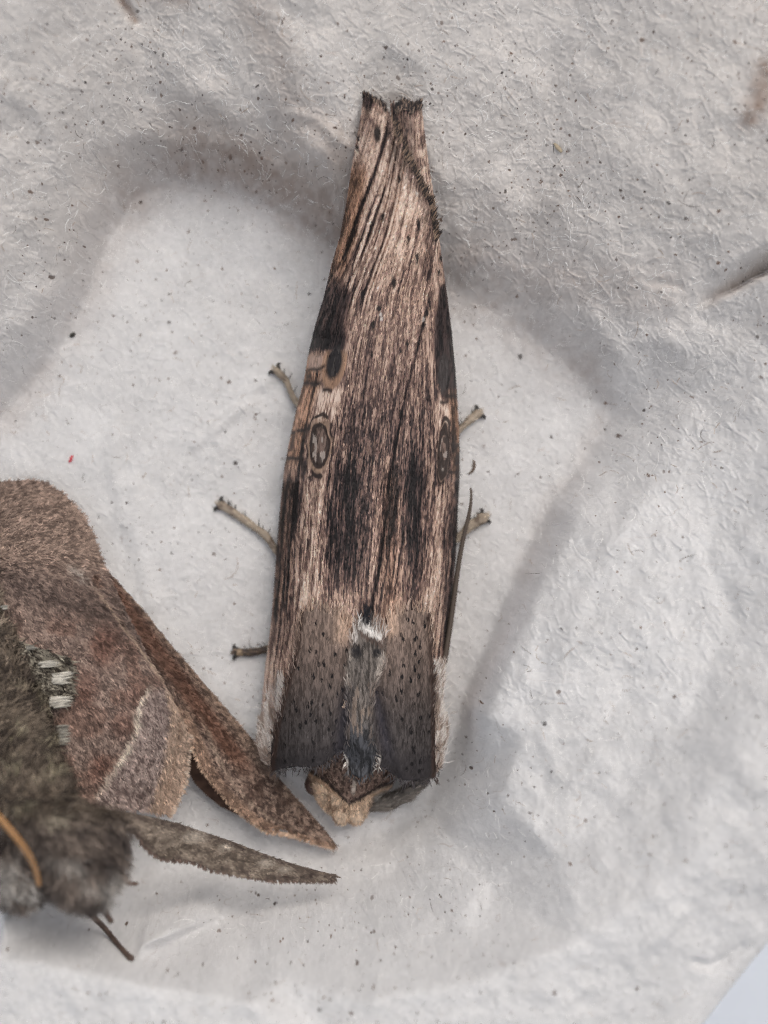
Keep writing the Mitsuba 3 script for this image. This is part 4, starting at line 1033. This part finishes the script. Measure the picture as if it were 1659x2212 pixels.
fz = heights([(195, 1256, 158), (260, 1345, 200), (319, 1427, 219), (360, 1495, 226), (408, 1586, 168), (437, 1650, 124), (469, 1700, 100), (506, 1737, 84), (538, 1764, 74), (579, 1791, 78), (638, 1800, 66), (725, 1826, 46),
              (232, 1234, 84), (300, 1308, 60), (378, 1404, 46), (456, 1495, 42), (524, 1573, 40), (574, 1632, 40), (638, 1723, 40), (684, 1773, 40), (290, 1340, 150), (400, 1490, 150), (480, 1600, 100), (560, 1710, 72)])
flank = [(198, 1252), (214, 1222), (236, 1238), (300, 1308), (340, 1358), (378, 1404), (420, 1452), (456, 1495), (524, 1573), (560, 1615), (574, 1632), (588, 1664), (638, 1723), (684, 1773), (725, 1824)]
flank += scallop([(725, 1830), (684, 1816), (638, 1801), (611, 1788), (579, 1793), (538, 1766), (506, 1739), (469, 1702), (437, 1652), (412, 1592)], 15, 6.5, -1, 5)
flank += [(392, 1556), (360, 1498), (319, 1430), (262, 1350)]
m, uv, info_f = patch(flank, fz, 5, 8, lambda X, Y: 4.5 * (meshkit.fbm(np.stack([X / 10, Y / 10, X * 0], -1), 3, 75) - .5) - 5 * np.exp(-(((X - 195) * .80 - (Y - 1259) * .60 - 26) / 6) ** 2))
add(B_ + '__forewing', m, 'brown_flank_bsdf', smooth=True, uv=uv, label='rust brown forewing strip with a toothed tan margin')

bz_ = heights([(240, 1760, 430), (319, 1764, 375), (433, 1796, 300), (570, 1846, 240), (684, 1880, 200), (729, 1892, 185), (592, 1896, 215), (456, 1873, 268), (342, 1848, 320), (290, 1810, 395)])
blade = [(230, 1750), (255, 1752), (319, 1764), (378, 1778), (433, 1796), (501, 1819), (570, 1846), (638, 1869), (684, 1881), (730, 1893)]
blade += scallop([(726, 1897), (684, 1899), (592, 1897), (524, 1890), (456, 1874), (410, 1854), (370, 1852), (342, 1848), (314, 1828), (301, 1810), (273, 1790)], 16, 3, -1, 7) + [(235, 1785)]
m, uv, info_b = patch(blade, bz_, 6, 9, lambda X, Y: 5 * (meshkit.fbm(np.stack([X / 16, Y / 12, X * 0], -1), 3, 77) - .5))
add(B_ + '__forewing_001', m, 'brown_blade_bsdf', smooth=True, uv=uv, label='narrow grey brown wing blade reaching out below the head')


under = [(385, 1540), (410, 1580), (440, 1648), (472, 1698), (509, 1735), (540, 1763), (512, 1760), (476, 1742), (446, 1718), (420, 1692), (402, 1656), (392, 1610)]  # added sheet: dark stand-in for the shaded gap between lobe and forewing
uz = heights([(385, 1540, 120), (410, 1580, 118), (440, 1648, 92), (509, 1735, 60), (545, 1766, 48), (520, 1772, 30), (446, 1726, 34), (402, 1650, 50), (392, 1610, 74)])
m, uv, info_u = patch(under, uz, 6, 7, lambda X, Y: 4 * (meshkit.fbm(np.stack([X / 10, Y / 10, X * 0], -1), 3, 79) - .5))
scene['shade_sheet_bsdf'] = {'type': 'twosided', 'bsdf': {'type': 'principled', 'base_color': proc(lambda p, n, uv: mix((.050, .030, .025), (.125, .078, .060), noise(uv.x * 120, uv.y * 120))), 'roughness': .85, 'specular': .1}}
add(B_ + '__shade_sheet', m, 'shade_sheet_bsdf', smooth=True, uv=uv, label='added dark brown sheet standing for the shade beneath the toothed forewing')


def wing_fur(info, fn, N, dirfn, length, seed, jit=.24, spread=.5, lift=(1, 5)):
    X, Y, p, n = on_patch(info, N, seed)
    dx, dy = dirfn(X, Y)
    return lay(X, Y, p, n, fn, dx, dy, length, (1.6, 3.0), lift, seed + 1, jit, spread)


for key, info, fn, N, L, df in (('hindwing', info_h, brown_col, 30000, 12, lambda X, Y: (.75 + 0 * X, .35 + .9 * (Y > 1250) * 1.0 - .6 * (Y < 1200))), ('forewing', info_f, flank_col, 13000, 10, lambda X, Y: (.55 + 0 * X, .85 + 0 * X)), ('forewing_001', info_b, blade_col, 8000, 11, lambda X, Y: (.9 + 0 * X, .35 + 0 * X))):
    _s = wing_fur(info, fn, N, df, L, 210 + len(key))
    add(B_ + '__' + key + '__scale', _s[:2], 'scale_bsdf', color=_s[2], kind='stuff')


def fuzz_col(p, n, uv):
    X, Y = uv.x * 1000, uv.y * 1000
    s = .5 * noise(X * .05, Y * .05, 1.0) + .5 * noise(X * .16, Y * .16, 2.0)
    col = mix((.045, .035, .029), (.185, .148, .115), smoothstep(.3, .7, s))
    col = mix(col, mi.Color3f(.30, .265, .19), smoothstep(.66, .8, noise(X * .035, Y * .05, 8.0)) * win(Y, 1500, 1740, 30) * .8)
    col = mix(col, mix((.062, .050, .046), (.21, .17, .145), smoothstep(.3, .7, s)), smoothstep(1740, 1800, Y))
    col = mix(col, mi.Color3f(.52, .50, .47), smoothstep(.52, .68, noise(X * .03, Y * .022, 5.0)) * win(Y, 1850, 1960, 25) * .5)
    m, rr = spot(X, Y, 110, 1775, 22, 12, soft=.6)
    return mix(col, mi.Color3f(.42, .37, .29), m * .7)


scene['fuzz_bsdf'] = {'type': 'twosided', 'bsdf': {'type': 'principled', 'base_color': proc(fuzz_col), 'roughness': .9, 'specular': .1}}
# abdomen end, thorax and head as one body
bb = blob([[(-90, 1230, 210, 60), (-40, 1430, 290, 80)], [(-40, 1430, 290, 80), (-20, 1580, 360, 112)], [(-20, 1580, 360, 112), (40, 1690, 470, 86)], [(40, 1690, 470, 86), (120, 1800, 560, 76)],
           [(120, 1800, 560, 76), (168, 1880, 600, 66)], [(168, 1880, 600, 64), (196, 1925, 580, 34)], [(120, 1800, 560, 70), (40, 1880, 540, 70)], [(120, 1790, 530, 60), (225, 1800, 500, 46)], [(225, 1800, 500, 44), (232, 1880, 500, 30)]], 10, 10)
X, Y, Z = to_d(bb.vertices)
bb.vertices += bb.vertex_normals * (12 * (meshkit.fbm(np.stack([X / 26, Y / 26, Z / 26], -1), 3, 91) - .5) * U)[:, None]
add(B_ + '__body', bb, 'fuzz_bsdf', smooth=True, uv=np.stack([X, Y], 1) / 1000, label='olive brown furry thorax and head')
cn = bb.triangles_center
pick = np.nonzero(bb.face_normals[:, 2] > -.4)[0]
i = r.choice(pick, 15000, p=bb.area_faces[pick] / bb.area_faces[pick].sum())
w3 = r.dirichlet([1, 1, 1], len(i)); p = (bb.triangles[i] * w3[..., None]).sum(1); n = bb.face_normals[i]
X, Y, Z = to_d(p)
_s = lay(X, Y, p, n, fuzz_col, .45 + .3 * np.sin(Y / 40), .35 - 1.0 * (Y < 1720) + .4 * (Y > 1800), 34, (1.8, 3.4), (6, 20), 221, .36, .45)
add(B_ + '__body__fur', _s[:2], 'scale_bsdf', color=_s[2], kind='stuff')
# grey green hair band and the row of white scale tufts where the wing meets the thorax
N = 2600
X = r.uniform(-20, 150, N); Y = 1370 + (X * .35) + r.uniform(0, 175, N) * (1 - X / 300)
z = hz(X, Y) + 6
gcol = lambda p, n, uv: mix((.055, .046, .038), (.36, .33, .27), smoothstep(.42, .62, .5 * noise(uv.x * 110, uv.y * 110, 1.0) + .5 * noise(uv.x * 300, uv.y * 300, 2.0)))
_s = lay(X, Y, P(X, Y, z), np.tile([0, 0, 1.], (N, 1)), gcol, .6 + 0 * X, .5 + 0 * X, 22, (2, 4), (6, 20), 231, .35, .6)
add(B_ + '__shoulder_hair', _s[:2], 'scale_bsdf', color=_s[2], kind='stuff', label='grey green hair band beside the thorax')
parts = []
for x, y, w_, h_, b_ in ((88, 1436, 40, 12, .95), (118, 1466, 34, 22, .95), (112, 1518, 40, 22, .95), (118, 1590, 32, 40, .62), (2, 1312, 14, 8, .9), (62, 1400, 16, 8, .5)):
    k = int(h_ * 2.6)
    X, Y = x + r.uniform(-7, 7, k), y + r.uniform(-h_ / 2, h_ / 2, k)
    z = hz(X, Y) + r.uniform(16, 30, k)
    nn = np.tile([0, 0, 1.], (k, 1))
    parts.append(strips(P(X, Y, z), along(1 + 0 * X, -.12 + r.normal(0, .06, k), nn), nn, w_ * r.uniform(.5, 1.1, k), r.uniform(2.0, 4.2, k), r.uniform(1, 7, k), np.array([.80, .765, .68]) * b_ * r.uniform(.4, 1.05, (k, 1))))
_s = join(*parts)
add(B_ + '__scale_tuft', _s[:2], 'scale_bsdf', color=_s[2], kind='stuff', label='row of cream white scale tufts')
# cream fringe teeth of the scalloped edges
parts = []
for pts, zf, dx, dy, c0 in (([(405, 1584), (407, 1605), (401, 1640), (396, 1686), (364, 1760)], hz, .9, .25, (.52, .41, .33)), ([(725, 1830), (638, 1801), (579, 1793), (506, 1739), (437, 1652), (412, 1592)], fz, -.55, .75, (.48, .34, .25)),
                          ([(726, 1897), (592, 1897), (456, 1874), (410, 1854), (370, 1852), (342, 1848), (314, 1828), (301, 1810)], bz_, .1, 1, (.14, .10, .085))):
    ls = LineString(pts); k = int(ls.length * 2.2)
    q0 = np.array([ls.interpolate(t).coords[0] for t in (np.floor(r.uniform(0, ls.length, k) / 14) + .5) * 14 + r.normal(0, 2.4, k)])
    nn = np.tile([0, 0, 1.], (k, 1))
    parts.append(strips(P(q0[:, 0], q0[:, 1], zf(q0[:, 0], q0[:, 1]) - 2), along(dx + r.normal(0, .25, k), dy + r.normal(0, .25, k), nn), nn, r.uniform(7, 15, k), r.uniform(2, 3.4, k), r.uniform(-3, 2, k), np.array(c0) * r.lognormal(0, .3, (k, 1))))
_s = join(*parts)
add(B_ + '__fringe', _s[:2], 'scale_bsdf', color=_s[2], kind='stuff', label='toothed fringe of the wing margins')

scene['orange_bsdf'] = {'type': 'principled', 'base_color': {'type': 'rgb', 'value': [.40, .21, .085]}, 'roughness': .55}
scene['thin_leg_bsdf'] = {'type': 'principled', 'base_color': proc(lambda p, n, uv: mix((.14, .095, .075), (.07, .048, .040), noise(p.x / U * .1, p.y / U * .1))), 'roughness': .7}
add(B_ + '__antenna', tube(P(*np.array([(-60, 1690, 620), (0, 1768, 800), (40, 1815, 800), (70, 1862, 750), (84, 1910, 670)], float).T), [5.5, 6, 6, 5.5, 5], 10, 6), 'orange_bsdf', smooth=True, label='orange brown antenna arching over the head')
for k, (pts, rad) in enumerate((([(165, 1925, 575), (190, 1965, 520), (232, 2012, None), (262, 2048, None), (284, 2070, None)], [8, 7, 5.5, 5, 6.5]), ([(190, 1905, 570), (212, 1945, 540), (240, 1990, 490)], [8, 7, 5.5]), ([(250, 1870, 510), (272, 1905, 490), (296, 1909, 475)], [9, 6, 3.5]))):
    a = [(x, y, z if z is not None else float(hgt_at(np.array([x]), np.array([y]))[0]) + (40 if q_ == 2 else 16)) for q_, (x, y, z) in enumerate(pts)]
    add(B_ + '__leg' + (f'_{k:03d}' if k else ''), tube(P(*np.array(a, float).T), rad, 10, 6), 'thin_leg_bsdf', smooth=True)

# ------------------------------------------------------------------ small scraps lying in the carton
def scrap(key, x, y, pts, rad, col, label, cat):
    a = np.array(pts, float)
    X, Y = x + a[:, 0], y + a[:, 1]
    add(key, tube(P(X, Y, hgt_at(X, Y) + np.array(rad) * .8), rad, 8, 5), {'type': 'principled', 'base_color': {'type': 'rgb', 'value': list(col)}, 'roughness': .8}, smooth=True, label=label, category=cat)


scrap('hair_scrap', 1021, 1010, [(-9, 14), (-2, 9), (3, 0), (2, -14)], [1.8, 2.6, 3.2, 2.6], (.12, .085, .065), 'tiny curled brown hair lying right of the slender moth', 'hair scrap')
scrap('red_fleck', 153, 992, [(-3, 6), (0, 0), (3, -7)], [2.5, 3.4, 2.4], (.55, .07, .09), 'tiny red fibre fleck above the brown moth', 'fleck')
scrap('dark_fleck', 156, 724, [(-3, 2), (0, 0), (4, -3)], [3.5, 5.5, 4.0], (.035, .034, .030), 'single large black fleck at the left edge of the cup floor', 'fleck')
scrap('straw_flake', 1206, 318, [(-8, -7), (-2, 0), (6, 9)], [2.5, 5.0, 3.5], (.40, .34, .25), 'small pale straw flake stuck to the far wall of the cup', 'flake')
